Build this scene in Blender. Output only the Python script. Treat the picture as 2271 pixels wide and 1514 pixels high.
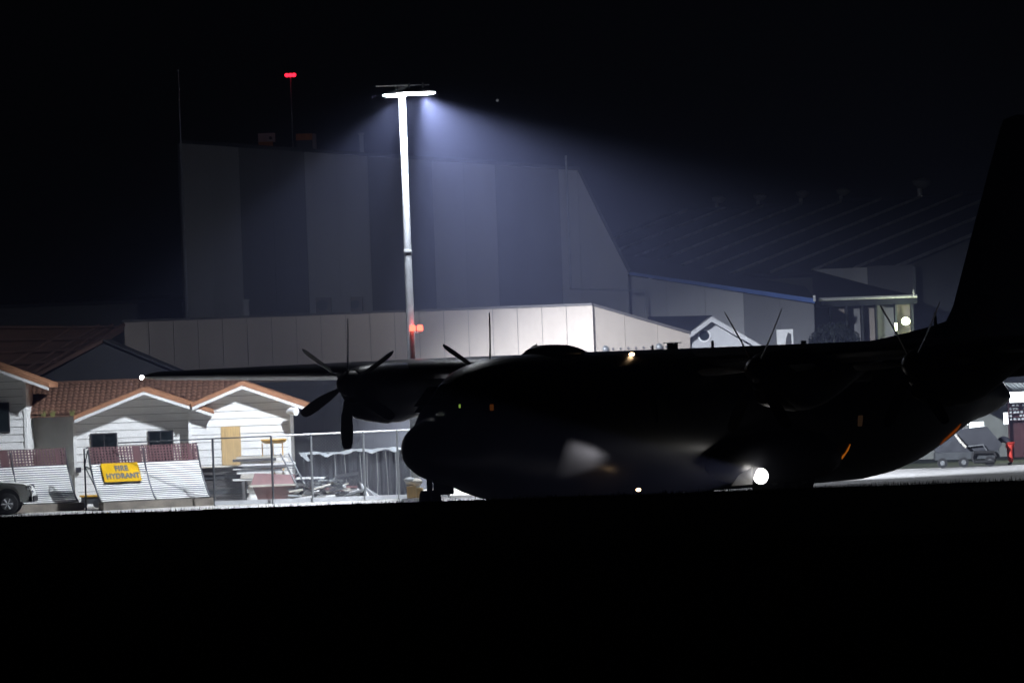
import bpy, math, random
from mathutils import Vector
random.seed(7)
R = math.radians
sc = bpy.context.scene
for o in list(bpy.data.objects): bpy.data.objects.remove(o)
COL = sc.collection

# ------------------------------------------------------------------ camera
F, H, VH, TH = 13500.0, 4.5, -45.5, R(2.1)      # focal (photo px), eye height, horizon, roll
CT, ST = math.cos(TH), math.sin(TH)
cam = bpy.data.cameras.new('camera'); co = bpy.data.objects.new('camera', cam); COL.objects.link(co)
co.location = (0, 0, H); co.rotation_euler = (R(90), TH, 0)
cam.sensor_width = 36; cam.lens = F/2271*36
cam.shift_x = -1.67/2271; cam.shift_y = 45.5/2271
cam.clip_start = 0.5; cam.clip_end = 6000
sc.camera = co

# ------------------------------------------------------------------ night sky
w = bpy.data.worlds.new('World'); sc.world = w; w.use_nodes = True
nt = w.node_tree
sky = nt.nodes.new('ShaderNodeTexSky'); sky.sky_type = 'NISHITA'; sky.sun_disc = False
sky.sun_elevation = R(35); sky.sun_rotation = R(150)
bg = nt.nodes['Background']; bg.inputs['Strength'].default_value = 0.00007
nt.links.new(sky.outputs[0], bg.inputs['Color'])

# ------------------------------------------------------------------ exposure / render
sc.view_settings.view_transform = 'Standard'; sc.view_settings.look = 'None'
sc.view_settings.exposure = 0; sc.view_settings.gamma = 1
cy = sc.cycles
cy.use_denoising = True
cy.max_bounces = 8; cy.diffuse_bounces = 6; cy.glossy_bounces = 2; cy.volume_bounces = 0
cy.transmission_bounces = 4; cy.sample_clamp_indirect = 8.0
cy.caustics_reflective = False; cy.caustics_refractive = False

def S(px, py, D):
    u, v = px-1135.5, 757-py
    uu, vv = u*CT+v*ST, -u*ST+v*CT
    return Vector((uu/F*D, D, H+(vv-VH)/F*D))

# ------------------------------------------------------------------ materials
def mat(name, col, rough=0.7, metal=0.0, var=0.18, scale=3.0, bump=0.0, bscale=40.0, stretch=(1,1,1), spec=0.5):
    m = bpy.data.materials.new(name); m.use_nodes = True
    n, l = m.node_tree.nodes, m.node_tree.links
    b = n['Principled BSDF']; b.inputs['Roughness'].default_value = rough; b.inputs['Metallic'].default_value = metal
    b.inputs['Specular IOR Level'].default_value = spec
    tc = n.new('ShaderNodeTexCoord'); mp = n.new('ShaderNodeMapping'); mp.inputs['Scale'].default_value = stretch
    l.new(tc.outputs['Object'], mp.inputs['Vector'])
    nz = n.new('ShaderNodeTexNoise'); nz.inputs['Scale'].default_value = scale; nz.inputs['Detail'].default_value = 6
    l.new(mp.outputs[0], nz.inputs['Vector'])
    cr = n.new('ShaderNodeValToRGB')
    a = [max(0, c*(1-var)) for c in col]; z = [min(1, c*(1+var)) for c in col]
    cr.color_ramp.elements[0].color = (*a, 1); cr.color_ramp.elements[1].color = (*z, 1)
    cr.color_ramp.elements[0].position = .3; cr.color_ramp.elements[1].position = .7
    l.new(nz.outputs['Fac'], cr.inputs['Fac'])
    oi = n.new('ShaderNodeObjectInfo'); hs = n.new('ShaderNodeHueSaturation')
    mr = n.new('ShaderNodeMapRange'); mr.inputs['To Min'].default_value = 1-var*.5; mr.inputs['To Max'].default_value = 1+var*.35
    l.new(oi.outputs['Random'], mr.inputs['Value']); l.new(mr.outputs[0], hs.inputs['Value'])
    l.new(cr.outputs['Color'], hs.inputs['Color']); l.new(hs.outputs['Color'], b.inputs['Base Color'])
    if bump:
        nb = n.new('ShaderNodeTexNoise'); nb.inputs['Scale'].default_value = bscale; nb.inputs['Detail'].default_value = 4
        bp = n.new('ShaderNodeBump'); bp.inputs['Strength'].default_value = bump; bp.inputs['Distance'].default_value = .02
        l.new(mp.outputs[0], nb.inputs['Vector']); l.new(nb.outputs['Fac'], bp.inputs['Height']); l.new(bp.outputs[0], b.inputs['Normal'])
    return m
def emis(name, col, s):
    m = bpy.data.materials.new(name); m.use_nodes = True
    n, l = m.node_tree.nodes, m.node_tree.links
    n.remove(n['Principled BSDF']); e = n.new('ShaderNodeEmission')
    e.inputs['Color'].default_value = (*col, 1); e.inputs['Strength'].default_value = s
    l.new(e.outputs[0], n['Material Output'].inputs['Surface'])
    return m

M = dict(
 grass=mat('grass', (.022,.026,.012), .95, spec=.1, var=.5, scale=2),
 apron=mat('apron_concrete', (.42,.41,.40), .85, var=.15, scale=.6, bump=.3, bscale=8),
 yard=mat('yard_gravel', (.42,.40,.36), .95, var=.3, scale=1.2, bump=.5, bscale=12),
 white_board=mat('white_weatherboard', (.80,.80,.78), .55, var=.06, scale=2.5, bump=.15, bscale=6, stretch=(1,1,6)),
 white_paint=mat('white_paint', (.78,.78,.78), .5, var=.05),
 plaster=mat('grey_plaster', (.40,.40,.38), .85, var=.1, bump=.1),
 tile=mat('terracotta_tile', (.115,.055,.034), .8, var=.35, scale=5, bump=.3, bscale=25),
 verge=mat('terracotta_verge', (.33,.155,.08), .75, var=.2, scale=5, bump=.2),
 oldroof=mat('old_brown_roof', (.10,.052,.042), .85, var=.35, scale=1.5, stretch=(1,6,1)),
 charcoal=mat('shade_charcoal', (.035,.037,.045), .7, var=.25, scale=.8, stretch=(1,1,.3)),  # near black colour stands in for shade
 glass=mat('dark_glass', (.012,.016,.018), .08, var=.3),
 frame=mat('dark_frame', (.035,.035,.04), .5, var=.1),
 ply=mat('plywood', (.58,.40,.18), .7, var=.22, scale=4, stretch=(6,1,.5), bump=.1),
 shed=mat('shed_panel', (.56,.485,.42), .6, var=.06, scale=.5, stretch=(1,1,.3)),
 shedtrim=mat('shed_trim', (.13,.12,.12), .6, var=.1),
 hlight=mat('hangar_light_cladding', (.44,.44,.45), .7, var=.07, scale=.7, stretch=(1,1,.2)),
 hdark=mat('hangar_dark_cladding', (.19,.192,.205), .7, var=.1, scale=.7, stretch=(1,1,.2)),
 hroof=mat('hangar_roof', (.05,.05,.055), .7, var=.2),
 blue=mat('blue_trim', (.04,.12,.42), .5, var=.12),
 navyroof=mat('navy_roof', (.02,.023,.034), .7, var=.25, scale=1),
 seam=mat('roof_seam_metal', (.68,.68,.64), .45, metal=.4, var=.25, scale=2),
 galv=mat('galvanised_steel', (.55,.57,.60), .45, metal=.3, var=.12, scale=5),
 steel=mat('grey_steel', (.22,.23,.24), .5, metal=.5, var=.15),
 darksteel=mat('dark_steel', (.06,.065,.07), .55, metal=.3, var=.2),
 slat=mat('aluminium_slat', (.82,.82,.80), .5, metal=0, var=.1, scale=3, stretch=(.5,4,4)),
 maroon=mat('maroon_steel', (.075,.020,.023), .7, var=.2, scale=4),
 concrete=mat('rough_concrete', (.17,.15,.125), .9, var=.3, scale=2.5, bump=.5, bscale=15),
 yellow=mat('yellow_sign', (.56,.33,.004), .6, var=.08, spec=.05),
 letter=mat('sign_lettering', (.02,.035,.05), .6, var=.1),
 yellowp=mat('yellow_paint', (.65,.36,.03), .5, var=.12),
 maroonp=mat('faded_maroon_plastic', (.22,.11,.11), .6, var=.25, scale=5),
 plank=mat('pale_timber', (.55,.52,.46), .75, var=.3, scale=3, stretch=(.4,4,4), bump=.2),
 darkplank=mat('dark_scrap', (.09,.085,.085), .7, var=.4, scale=4),
 tarp=mat('grey_tarpaulin', (.042,.044,.052), .5, var=.25, scale=3, bump=.3, bscale=5),
 sheet=mat('white_sheeting', (.45,.48,.50), .45, var=.15, scale=5, bump=.4, bscale=8),
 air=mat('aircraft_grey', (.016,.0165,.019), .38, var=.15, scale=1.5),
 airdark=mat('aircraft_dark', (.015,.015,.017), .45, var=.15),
 blade=mat('propeller_composite', (.09,.09,.095), .6, var=.1),
 rubber=mat('rubber', (.015,.015,.016), .8, var=.2),
 carw=mat('white_car_paint', (.76,.78,.75), .22, var=.04),
 chrome=mat('bright_trim', (.7,.7,.7), .15, metal=1, var=.05),
 red=mat('red_cloth', (.55,.045,.03), .8, var=.2, scale=8),
 navy=mat('dark_jacket', (.02,.022,.035), .85, var=.25, scale=8),
 skin=mat('skin', (.42,.26,.19), .6, var=.08),
 cap=mat('pale_cap', (.5,.5,.45), .8, var=.1),
 leaf=mat('dark_leaf', (.022,.03,.022), .7, var=.5, scale=6),
 weed=mat('dry_weed', (.16,.17,.05), .8, var=.4, scale=8),
 amberpanel=mat('orange_panel', (.75,.34,.04), .6, var=.15),
 greywall=mat('grey_green_wall', (.20,.21,.19), .8, var=.12, scale=1),
 flood=emis('flood_lens', (.92,.96,1.0), 60),
 redlamp=emis('red_lamp', (1,.012,.03), 6),
 hazlamp=emis('hazard_red_lamp', (1,.11,.07), 6),
 whitelamp=emis('white_lamp', (1,.96,.9), 60),
 warmlamp=emis('warm_lamp', (1,.66,.36), 14),
 greenlamp=emis('green_white_lamp', (.86,1,.55), 40),
 amber=emis('amber_strip', (1,.26,.02), .35),
 dimamber=emis('dim_amber', (1,.55,.3), .018),
 cockpit=emis('cockpit_glow', (1,.30,.06), .05),
 cockgreen=emis('green_display', (.55,.9,.15), .35),
 tubelamp=emis('ceiling_tube', (.86,.95,1), 7),
 amber2=emis('rear_amber_strip', (1,.20,.02), .14),
 landlamp=emis('landing_lamp', (1,.97,.93), 7),
 star=emis('star', (.8,.85,1), .12),
)

# ------------------------------------------------------------------ mesh builder
class MB:
    def __init__(s): s.v, s.f = [], []
    def add(s, vs, fs):
        k = len(s.v); s.v += [tuple(p) for p in vs]; s.f += [[i+k for i in f] for f in fs]; return s
    def box(s, a, b):
        x0,x1 = sorted((a[0],b[0])); y0,y1 = sorted((a[1],b[1])); z0,z1 = sorted((a[2],b[2]))
        return s.add([(x0,y0,z0),(x1,y0,z0),(x1,y1,z0),(x0,y1,z0),(x0,y0,z1),(x1,y0,z1),(x1,y1,z1),(x0,y1,z1)],
            [(3,2,1,0),(4,5,6,7),(0,1,5,4),(1,2,6,5),(2,3,7,6),(3,0,4,7)])
    def prism(s, poly, y0, y1):           # polygon in XZ, extruded in Y
        n = len(poly)
        ar = sum(poly[i][0]*poly[(i+1)%n][1]-poly[(i+1)%n][0]*poly[i][1] for i in range(n))
        if ar < 0: poly = poly[::-1]
        vs = [(x,y0,z) for x,z in poly]+[(x,y1,z) for x,z in poly]
        fs = [list(range(n)), list(range(2*n-1,n-1,-1))]
        fs += [[i, i+n, (i+1)%n+n, (i+1)%n] for i in range(n)]
        return s.add(vs, fs)
    def hull8(s, q0, q1):                 # two quads -> closed box
        return s.add(list(q0)+list(q1), [(3,2,1,0),(4,5,6,7),(0,1,5,4),(1,2,6,5),(2,3,7,6),(3,0,4,7)])
    def tube(s, pts, r, n=8, cap=True):
        pts = [Vector(p) for p in pts]; rs = r if isinstance(r,(list,tuple)) else [r]*len(pts)
        rings = []
        for i,p in enumerate(pts):
            d = (pts[min(i+1,len(pts)-1)]-pts[max(i-1,0)]).normalized()
            up = Vector((0,0,1)) if abs(d.z) < .9 else Vector((1,0,0))
            a = d.cross(up).normalized(); b = a.cross(d)
            rings.append([p+(a*math.cos(2*math.pi*k/n)+b*math.sin(2*math.pi*k/n))*rs[i] for k in range(n)])
        return s.loft(rings, cap)
    def loft(s, rings, cap=True):
        n = len(rings[0]); vs = [p for r in rings for p in r]
        fs = [[i*n+k, i*n+(k+1)%n, (i+1)*n+(k+1)%n, (i+1)*n+k] for i in range(len(rings)-1) for k in range(n)]
        if cap: fs += [list(range(n-1,-1,-1)), [ (len(rings)-1)*n+k for k in range(n)]]
        return s.add(vs, fs)
    def ball(s, c, r, n=10, m=6, sq=(1,1,1)):
        rings = []
        for j in range(m+1):
            t = math.pi*j/m
            rr = max(math.sin(t), .02)
            rings.append([(c[0]+r*sq[0]*rr*math.cos(2*math.pi*k/n), c[1]+r*sq[1]*rr*math.sin(2*math.pi*k/n), c[2]+r*sq[2]*math.cos(t)) for k in range(n)])
        return s.loft(rings)
    def mesh(s, name, m, smooth=False):
        me = bpy.data.meshes.new(name); me.from_pydata(s.v, [], s.f); me.update()
        me.materials.append(m)
        import bmesh
        bm = bmesh.new(); bm.from_mesh(me); bmesh.ops.recalc_face_normals(bm, faces=bm.faces); bm.to_mesh(me); bm.free()
        if smooth:
            for p in me.polygons: p.use_smooth = True
            try: me.set_sharp_from_angle(angle=R(40))
            except Exception: pass
        return me

def slab(q, t=.08):
    q = [Vector(p) for p in q]
    return MB().hull8([p-Vector((0,0,t)) for p in q], q)
def tag(o, label, cat, group=None):
    o['label'] = label; o['category'] = cat
    if group: o['group'] = group
    return o
def root(name, loc, label, cat, group=None, rz=0):
    o = bpy.data.objects.new(name, None); COL.objects.link(o)
    o.location = loc; o.rotation_euler = (0,0,rz); o.empty_display_size = .2
    return tag(o, label, cat, group)
def lroot(o):
    while o.parent: o = o.parent
    return o
def part(name, mb, m, parent, smooth=False, local=False, label=None, kind=None):
    """verts given in world coordinates (or in the thing's own frame if local)"""
    if not local:
        L = Vector(lroot(parent).location); mb.v = [tuple(Vector(p)-L) for p in mb.v]
    o = bpy.data.objects.new(name, mb.mesh(name, M[m], smooth)); COL.objects.link(o); o.parent = parent
    if label: o['label'] = label
    if kind: o['kind'] = kind
    return o
def inst(name, me, parent, loc, rot=(0,0,0)):
    o = bpy.data.objects.new(name, me); COL.objects.link(o); o.parent = parent; o.location = loc; o.rotation_euler = rot
    return o
def single(name, mb, m, label, cat, group=None, smooth=False):
    L = sum((Vector(p) for p in mb.v), Vector())/len(mb.v); L.z = min(p[2] for p in mb.v)
    mb.v = [tuple(Vector(p)-L) for p in mb.v]
    o = bpy.data.objects.new(name, mb.mesh(name, M[m], smooth)); COL.objects.link(o); o.location = L
    return tag(o, label, cat, group)
def struct(name, mb, m, kind='structure'):
    o = bpy.data.objects.new(name, mb.mesh(name, M[m])); COL.objects.link(o); o['kind'] = kind
    return o
def lamp(name, typ, loc, power, col, parent=None, radius=.1, **kw):
    L = bpy.data.lights.new(name, typ); L.energy = power; L.color = col; 
    if typ == 'AREA':
        L.shape = 'RECTANGLE'; L.size, L.size_y = kw.pop('size')
    else: L.shadow_soft_size = radius
    aim = kw.pop('aim', None)
    for k,v in kw.items(): setattr(L, k, v)
    o = bpy.data.objects.new(name, L); COL.objects.link(o)
    if parent:
        o.parent = parent
        if not kw.get('_l'): loc = Vector(loc)
    o.location = loc
    if aim is not None: o.rotation_euler = Vector(aim).to_track_quat('-Z','Y').to_euler()
    return o
def subtract(p, rt): return Vector(p)-Vector(rt.location)

# ================================================================== GROUND
prof = [(-60,0),(30,0),(70,.9),(95,1.6),(112,1.78),(119,1.79),(121,1.79),(128,1.3),(140,.4),(150,-.01),(236,-.01),(900,-.01),(4500,-.01)]
g = MB(); xs = [-1500,-60,-30,-20]+[-15+i*1.0 for i in range(31)]+[20,30,60,1500]
rnd = {}
for y,z in prof:
    for i,x in enumerate(xs):
        dz = random.uniform(-.015,.015) if 90 < y < 130 and abs(x) < 40 else 0
        g.v.append((x,y,z+dz))
nx = len(xs)
g.f = [[j*nx+i, j*nx+i+1, (j+1)*nx+i+1, (j+1)*nx+i] for j in range(len(prof)-1) for i in range(nx-1)]
struct('ground', g, 'grass')
struct('apron', MB().add([(-90,152,0),(90,152,0),(90,226,0),(-90,226,0)], [(0,1,2,3)]), 'apron')
struct('yard', MB().add([(-60,205.3,.004),(5,205.3,.004),(5,224,.004),(-60,224,.004)], [(0,1,2,3)]), 'yard')
# grass along the crest of the bank
gr = MB()
for i in range(9000):
    x = random.uniform(-11,11); y = random.gauss(119.5, 1.4)
    h = random.uniform(.02,.05) * (2.2 if random.random() < .05 else 1)
    w_ = random.uniform(.004,.009); lx = random.uniform(-.02,.02)
    gr.add([(x-w_,y,1.74),(x+w_,y,1.74),(x+lx,y+random.uniform(-.02,.02),1.79+h)], [(0,1,2)])
struct('bank_grass', gr, 'grass', 'stuff')

# ================================================================== HAZE
hz = MB().box((-70,-6,-1.2),(70,430,19.5))
hm = bpy.data.materials.new('haze_air'); hm.use_nodes = True
n, l = hm.node_tree.nodes, hm.node_tree.links
n.remove(n['Principled BSDF']); pv = n.new('ShaderNodeVolumePrincipled')
pv.inputs['Color'].default_value = (.51,.57,1.0,1); pv.inputs['Density'].default_value = .0015
pv.inputs['Anisotropy'].default_value = .15
l.new(pv.outputs[0], n['Material Output'].inputs['Volume'])
M['haze_air'] = hm
struct('haze', hz, 'haze_air', 'stuff')

# ================================================================== FLOODLIGHT MAST
mx = S(905,600,202).x
MT = S(891,200,202)          # top of the pole
mast = root('floodlight_mast', (MT.x,202,0), 'tall galvanised floodlight mast with blazing lamp heads above the yard', 'light mast')
zc = S(897,562,202).z
part('lower_pole', MB().tube([(MT.x,202,0),(MT.x,202,zc)], [.15,.125], 16), 'galv', mast, True)
part('upper_pole', MB().tube([(MT.x,202,zc+.12),(MT.x,202,MT.z)], [.125,.115], 16), 'galv', mast, True)
part('collar', MB().tube([(MT.x,202,zc-.02),(MT.x,202,zc+.05),(MT.x,202,zc+.14)], [.128,.15,.128], 16), 'galv', mast, True)
part('base_plate', MB().box((MT.x-.3,201.7,0),(MT.x+.3,202.3,.06)), 'galv', mast)
heads = [S(878,211.5,201.6), S(908,208,200.9), S(938,207,201.8)]
for hc, rr in zip(heads, (.42,.40,.40)):
    hd = part('lamp_head', MB().tube([(hc.x,hc.y,hc.z+.03),(hc.x,hc.y,hc.z+.09),(hc.x,hc.y,hc.z+.16)], [rr+.03,rr,.12], 20), 'steel', mast, True)
    part('lens', MB().tube([(hc.x,hc.y-.0,hc.z-.045),(hc.x,hc.y,hc.z-.01),(hc.x,hc.y,hc.z+.025)], [rr*.75,rr,rr], 24), 'flood', hd, True)
    part('bracket', MB().tube([(hc.x,hc.y,hc.z+.15),(hc.x,hc.y,hc.z+.36)], .03, 8), 'galv', hd)
az = S(891,190,202).z
part('crossarm', MB().tube([S(834,191,202),S(952,188,202)], .022, 8), 'white_paint', mast)  # white on both arms stands in for spill from the lenses
part('crossarm', MB().tube([S(868,190,201.3),S(930,188,201.5)], .025, 8), 'white_paint', mast)
part('junction_box', MB().box((MT.x-.12,201.85,MT.z-.1),(MT.x+.16,202.15,az+.05)), 'steel', mast)
rl = S(922,727,201.9)
part('hazard_bracket', MB().tube([(MT.x,202,rl.z-.16),(rl.x+.2,201.9,rl.z-.16)], .02, 8), 'steel', mast)
for dx in (-.10,.14):
    part('hazard_lamp', MB().tube([(rl.x+dx,201.8,rl.z-.1),(rl.x+dx,201.8,rl.z+.06),(rl.x+dx,201.8,rl.z+.1)], [.10,.10,.05], 12), 'hazlamp', mast, True)
FC = (.84,.90,1.0)
hl = [subtract(h, mast) for h in heads]
lamp('flood_light', 'SPOT', hl[2]+Vector((0,0,-.1)), 210000, FC, mast, .22, spot_size=R(63), spot_blend=.55, aim=(.345,.745,-.57))
lamp('flood_light', 'SPOT', hl[0]+Vector((0,0,-.1)), 27000, FC, mast, .22, spot_size=R(62), spot_blend=.45, aim=(-.42,.42,-.80))
lamp('flood_light', 'SPOT', hl[1]+Vector((0,0,-.1)), 12000, FC, mast, .22, spot_size=R(108), spot_blend=.28, aim=(.03,.64,-.77))
lamp('hazard_light', 'POINT', subtract((rl.x+.02,201.7,rl.z+.02), mast), 9, (1,.05,.06), mast, .08)

# ================================================================== COTTAGES
def board_rows(rt, y, poly, z0, z1, h, matn='white_board', skip=()):
    """weatherboards clipped to a convex outline in XZ"""
    def span(z):
        xs_ = []
        k = len(poly)
        for i in range(k):
            (xa,za),(xb,zb) = poly[i], poly[(i+1)%k]
            if (za-z)*(zb-z) < 0 or za == z:
                xs_.append(xa+(xb-xa)*(z-za)/(zb-za) if zb != za else xa)
        return (min(xs_), max(xs_)) if len(xs_) >= 2 else None
    z = z0
    while z < z1-.03:
        zt = min(z+h, z1); a, b = span(z+.002), span(zt-.012)
        if a and b and b[1]-b[0] > .05:
            m = MB().add([(a[0],y-.032,z+.013),(a[1],y-.032,z+.013),(a[1],y,z+.013),(a[0],y,z+.013),
                          (b[0],y-.010,zt-.001),(b[1],y-.010,zt-.001),(b[1],y,zt-.001),(b[0],y,zt-.001)],
                         [(3,2,1,0),(4,5,6,7),(0,1,5,4),(1,2,6,5),(2,3,7,6),(3,0,4,7)])
            part('weatherboard', m, matn, rt)
        z += h
def gable(rt, apex, left, right, wl, wr, D, over=1.0, back=3.2, zb=0.0):
    A, Lf, Rt = S(*apex,D-over), S(*left,D-over), S(*right,D-over)
    t = .15; bt = .11
    y0, y1 = D-over, D+back
    for E in (Lf, Rt):
        q = [(E.x,E.z),(A.x,A.z),(A.x,A.z-t),(E.x,E.z-t)]
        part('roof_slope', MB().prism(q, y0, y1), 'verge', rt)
        q = [(E.x+(.02 if E is Lf else -.02),E.z-t-.002),(A.x,A.z-t-.002),(A.x,A.z-t-bt),(E.x+(.02 if E is Lf else -.02),E.z-t-bt)]
        part('bargeboard', MB().prism(q, y0+.01, y0+.05), 'white_paint', rt)
    def zr(x):
        E = Lf if x < A.x else Rt
        return A.z+(E.z-A.z)*(x-A.x)/(E.x-A.x)-t-.004
    xl, xr = S(wl,950,D).x, S(wr,950,D).x
    poly = [(xl,zb),(xr,zb),(xr,zr(xr)),(A.x,zr(A.x)),(xl,zr(xl))]
    part('wall', MB().prism(poly, D+.002, y1), 'shedtrim', rt)  # dark backing colour draws the shadow line under each board
    for xw in (xl,xr):
        part('corner_board', MB().box((xw-.05,D-.045,zb),(xw+.05,D-.034,zr(xw)-.02)).box((xw+(.001 if xw==xr else -.03),D-.033,zb),(xw+(.03 if xw==xr else -.001),y1,zr(xw)-.02)), 'white_board', rt)
    board_rows(rt, D, poly, zb, A.z-t, .262)
    part('soffit', MB().prism([(Lf.x+.1,Lf.z-t-.004),(A.x,A.z-t-.004),(Rt.x-.1,Rt.z-t-.004),(Rt.x-.1,Rt.z-t-.03),(A.x,A.z-t-.03),(Lf.x+.1,Lf.z-t-.03)], y0+.055, D-.035), 'white_paint', rt)
    return A, Lf, Rt
def window(rt, x0, y0, x1, y1, D, split=True):
    a, b = S(x0,y0,D), S(x1,y1,D)
    fr = MB(); f = .05
    X0,X1,Z0,Z1 = a.x,b.x,b.z,a.z
    for p,q in (((X0,Z0),(X0+f,Z1)),((X1-f,Z0),(X1,Z1)),((X0+f,Z0),(X1-f,Z0+f)),((X0+f,Z1-f),(X1-f,Z1))):
        fr.box((p[0],D-.075,p[1]),(q[0],D-.03,q[1]))
    wn = part('window', fr, 'frame', rt)
    xm = (X0+X1)/2
    part('pane', MB().box((X0+f,D-.05,Z0+f),(xm-.02 if split else X1-f,D-.036,Z1-f)), 'glass', wn)
    if split:
        part('pane', MB().box((xm+.02,D-.055,Z0+f),(X1-f,D-.036,Z1-f)), 'glass', wn)
        part('mullion', MB().box((xm-.02,D-.07,Z0+f),(xm+.02,D-.034,Z1-f)), 'frame', wn)

cot = root('cottage', (S(330,1000,212).x,212,0), 'white weatherboard cottage with two front gables and a terracotta tiled roof', 'house')
gA = gable(cot, (318,858),(163,921),(473,907),165,421,212,over=.82)
gB = gable(cot, (536,845),(424,893),(694,898),421,641,211.6,over=.5)
window(cot, 201,961,263,1046, 212); window(cot, 328,955,387,1040, 212)
pb = (S(490,946,211.6), S(536,1030,211.6))
part('boarded_window', MB().box((pb[0].x,211.545,pb[1].z),(pb[1].x,211.57,pb[0].z)), 'ply', cot)
part('meter_box', MB().box(S(168,1036,211.9),S(180,1047,211.8)), 'frame', cot)
# security lamp (unlit) on the right corner
sl = S(645,911,211.3)
part('corner_lamp', MB().tube([(sl.x-.12,211.2,sl.z-.02),(sl.x+.02,211.1,sl.z),(sl.x+.2,210.95,sl.z-.02)], [.07,.13,.15], 12), 'white_paint', cot, True)
# recessed side wall between the gables
rw0, rw1 = S(58,925,212.6), S(166,925,212.6)
part('side_wall', MB().box((rw0.x,213.55,0),(rw1.x,214.4,rw0.z+.3)), 'plaster', cot)
part('corner_pilaster', MB().box((S(150,950,212.9).x,212.9,0),(S(165,950,212.3).x-.004,213.54,rw0.z+.0)), 'plaster', cot)
part('rear_wall', MB().box((rw0.x+.05,214.402,0),(S(640,900,213).x,217.4,3.0)), 'plaster', cot)
# main roof, tile by tile
pitch = R(20); ye, ze = 212.25, rw0.z+.05
xa, xb = S(56,900,212).x, S(538,870,212).x
run = 3.0
th = .05
part('roof_deck', MB().add([(xa,ye,ze-.08),(xb,ye,ze-.08),(xb,ye+run,ze+run*math.tan(pitch)-.08),(xa,ye+run,ze+run*math.tan(pitch)-.08),
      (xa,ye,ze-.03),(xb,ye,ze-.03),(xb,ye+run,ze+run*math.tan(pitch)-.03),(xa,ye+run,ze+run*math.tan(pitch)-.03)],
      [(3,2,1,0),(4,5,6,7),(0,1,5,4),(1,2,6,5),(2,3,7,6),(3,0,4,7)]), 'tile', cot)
part('rear_slope', slab([(xa,ye+run,ze+run*math.tan(pitch)-.04),(xb,ye+run,ze+run*math.tan(pitch)-.04),(xb,ye+2*run,ze),(xa,ye+2*run,ze)]), 'tile', cot)
rz = ze+run*math.tan(pitch)
part('ridge_cap', MB().tube([(xa,ye+run,rz-.02),(xb,ye+run,rz-.02)], .09, 8), 'tile', cot, True)
NX, NC = 40, 10
tw, tl = (xb-xa)/NX, run/NC
tm = MB()
for k in range(4):
    t0, t1 = k/4, (k+1)/4
pts = [(i/6, .035*math.sin(math.pi*i/6)) for i in range(7)]
rings = [[(p*tw-tw/2, 0, q+.035) for p,q in pts]+[(p*tw-tw/2, 0, q) for p,q in pts[::-1]],
         [(p*tw-tw/2, (tl+.05), q+.005+ (tl+.05)*math.tan(pitch)) for p,q in pts]+[(p*tw-tw/2, (tl+.05), q-.02+(tl+.05)*math.tan(pitch)) for p,q in pts[::-1]]]
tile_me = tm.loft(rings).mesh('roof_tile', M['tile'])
def under_gable(x, z):
    for A,Lf,Rt in (gA,gB):
        if Lf.x < x < Rt.x:
            E = Lf if x < A.x else Rt
            if A.z+(E.z-A.z)*(x-A.x)/(E.x-A.x) > z+.08: return True
    return False
cl = Vector(cot.location)
for j in range(NC):
    for i in range(NX):
        x, y = xa+(i+.5)*tw, ye+j*tl
        z = ze+j*tl*math.tan(pitch)
        if under_gable(x, z): continue
        inst('roof_tile', tile_me, cot, Vector((x+random.uniform(-.006,.006), y, z+random.uniform(-.004,.008)))-cl, (0, random.uniform(-.03,.03), 0))

# left neighbour
cot2 = root('cottage', (S(-60,1000,210).x,210,0), 'white weatherboard gable end at the left edge, with a dark window', 'house')
gC = gable(cot2, (-110,770),(-330,870),(109,849),-290,57,210.4,over=.8)
window(cot2, -30,893,23,958, 210.4)

# weeds growing in the gutter
for k,(px,py) in enumerate(((97,922),(117,922),(160,920))):
    b = S(px,py,212.0); m = MB()
    for i in range(26):
        a = random.uniform(-.5,.5); L = random.uniform(.1,.26); x0 = b.x+random.uniform(-.06,.06); y0 = b.y+random.uniform(-.05,.1)
        m.add([(x0-.012,y0,b.z-.02),(x0+.012,y0,b.z-.02),(x0+a*L,y0-.02,b.z+L)], [(0,1,2)])
    single('weed', m, 'weed', ('leftmost of the weed tufts sprouting from the tiled eave','middle weed tuft sprouting from the tiled eave','weed tuft sprouting beside the lower end of the front gable')[k], 'plant', 'weeds in the gutter')

# old house behind, its shaded gable painted charcoal
oh = root('old_house', (S(200,800,222).x,222,0), 'old dark house with brown roof behind the cottages, its shaded gable coloured charcoal', 'house')
A, L_, R_ = S(228,752,221), S(40,850,221), S(395,822,221)
q0 = [(L_.x,L_.z),(A.x,A.z),(A.x,A.z-.14),(L_.x,L_.z-.14)]
part('roof_slope', MB().prism(q0, 220.6, 226), 'oldroof', oh)
part('roof_slope', MB().prism([(R_.x,R_.z),(A.x,A.z),(A.x,A.z-.06),(R_.x,R_.z-.06)], 220.95, 226), 'charcoal', oh)
part('wall', MB().prism([(L_.x+.1,0),(R_.x-.1,0),(R_.x-.1,R_.z-.1),(A.x,A.z-.16),(L_.x+.1,L_.z-.2)], 221, 226), 'charcoal', oh)  # shade on the gable put in as wall colour
B0,B1,B2,B3 = S(-60,880,226.5),S(40,862,226.5),S(275,722,229.5),S(-60,722,229.5)
roof = MB().add([B0,B1,B2,B3]+[p-Vector((0,0,.2)) for p in (B0,B1,B2,B3)], [(0,1,2,3),(7,6,5,4),(0,4,5,1),(1,5,6,2),(2,6,7,3),(3,7,4,0)])
part('rear_roof', roof, 'oldroof', oh)
for k in range(6):
    f = k/5*.9+.05
    p = B0.lerp(B3,f); q = B1.lerp(B2,f)
    part('roof_batten', MB().tube([p+Vector((0,-.05,.05)), q+Vector((0,-.05,.05))], .05, 6), 'oldroof', oh)
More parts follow.
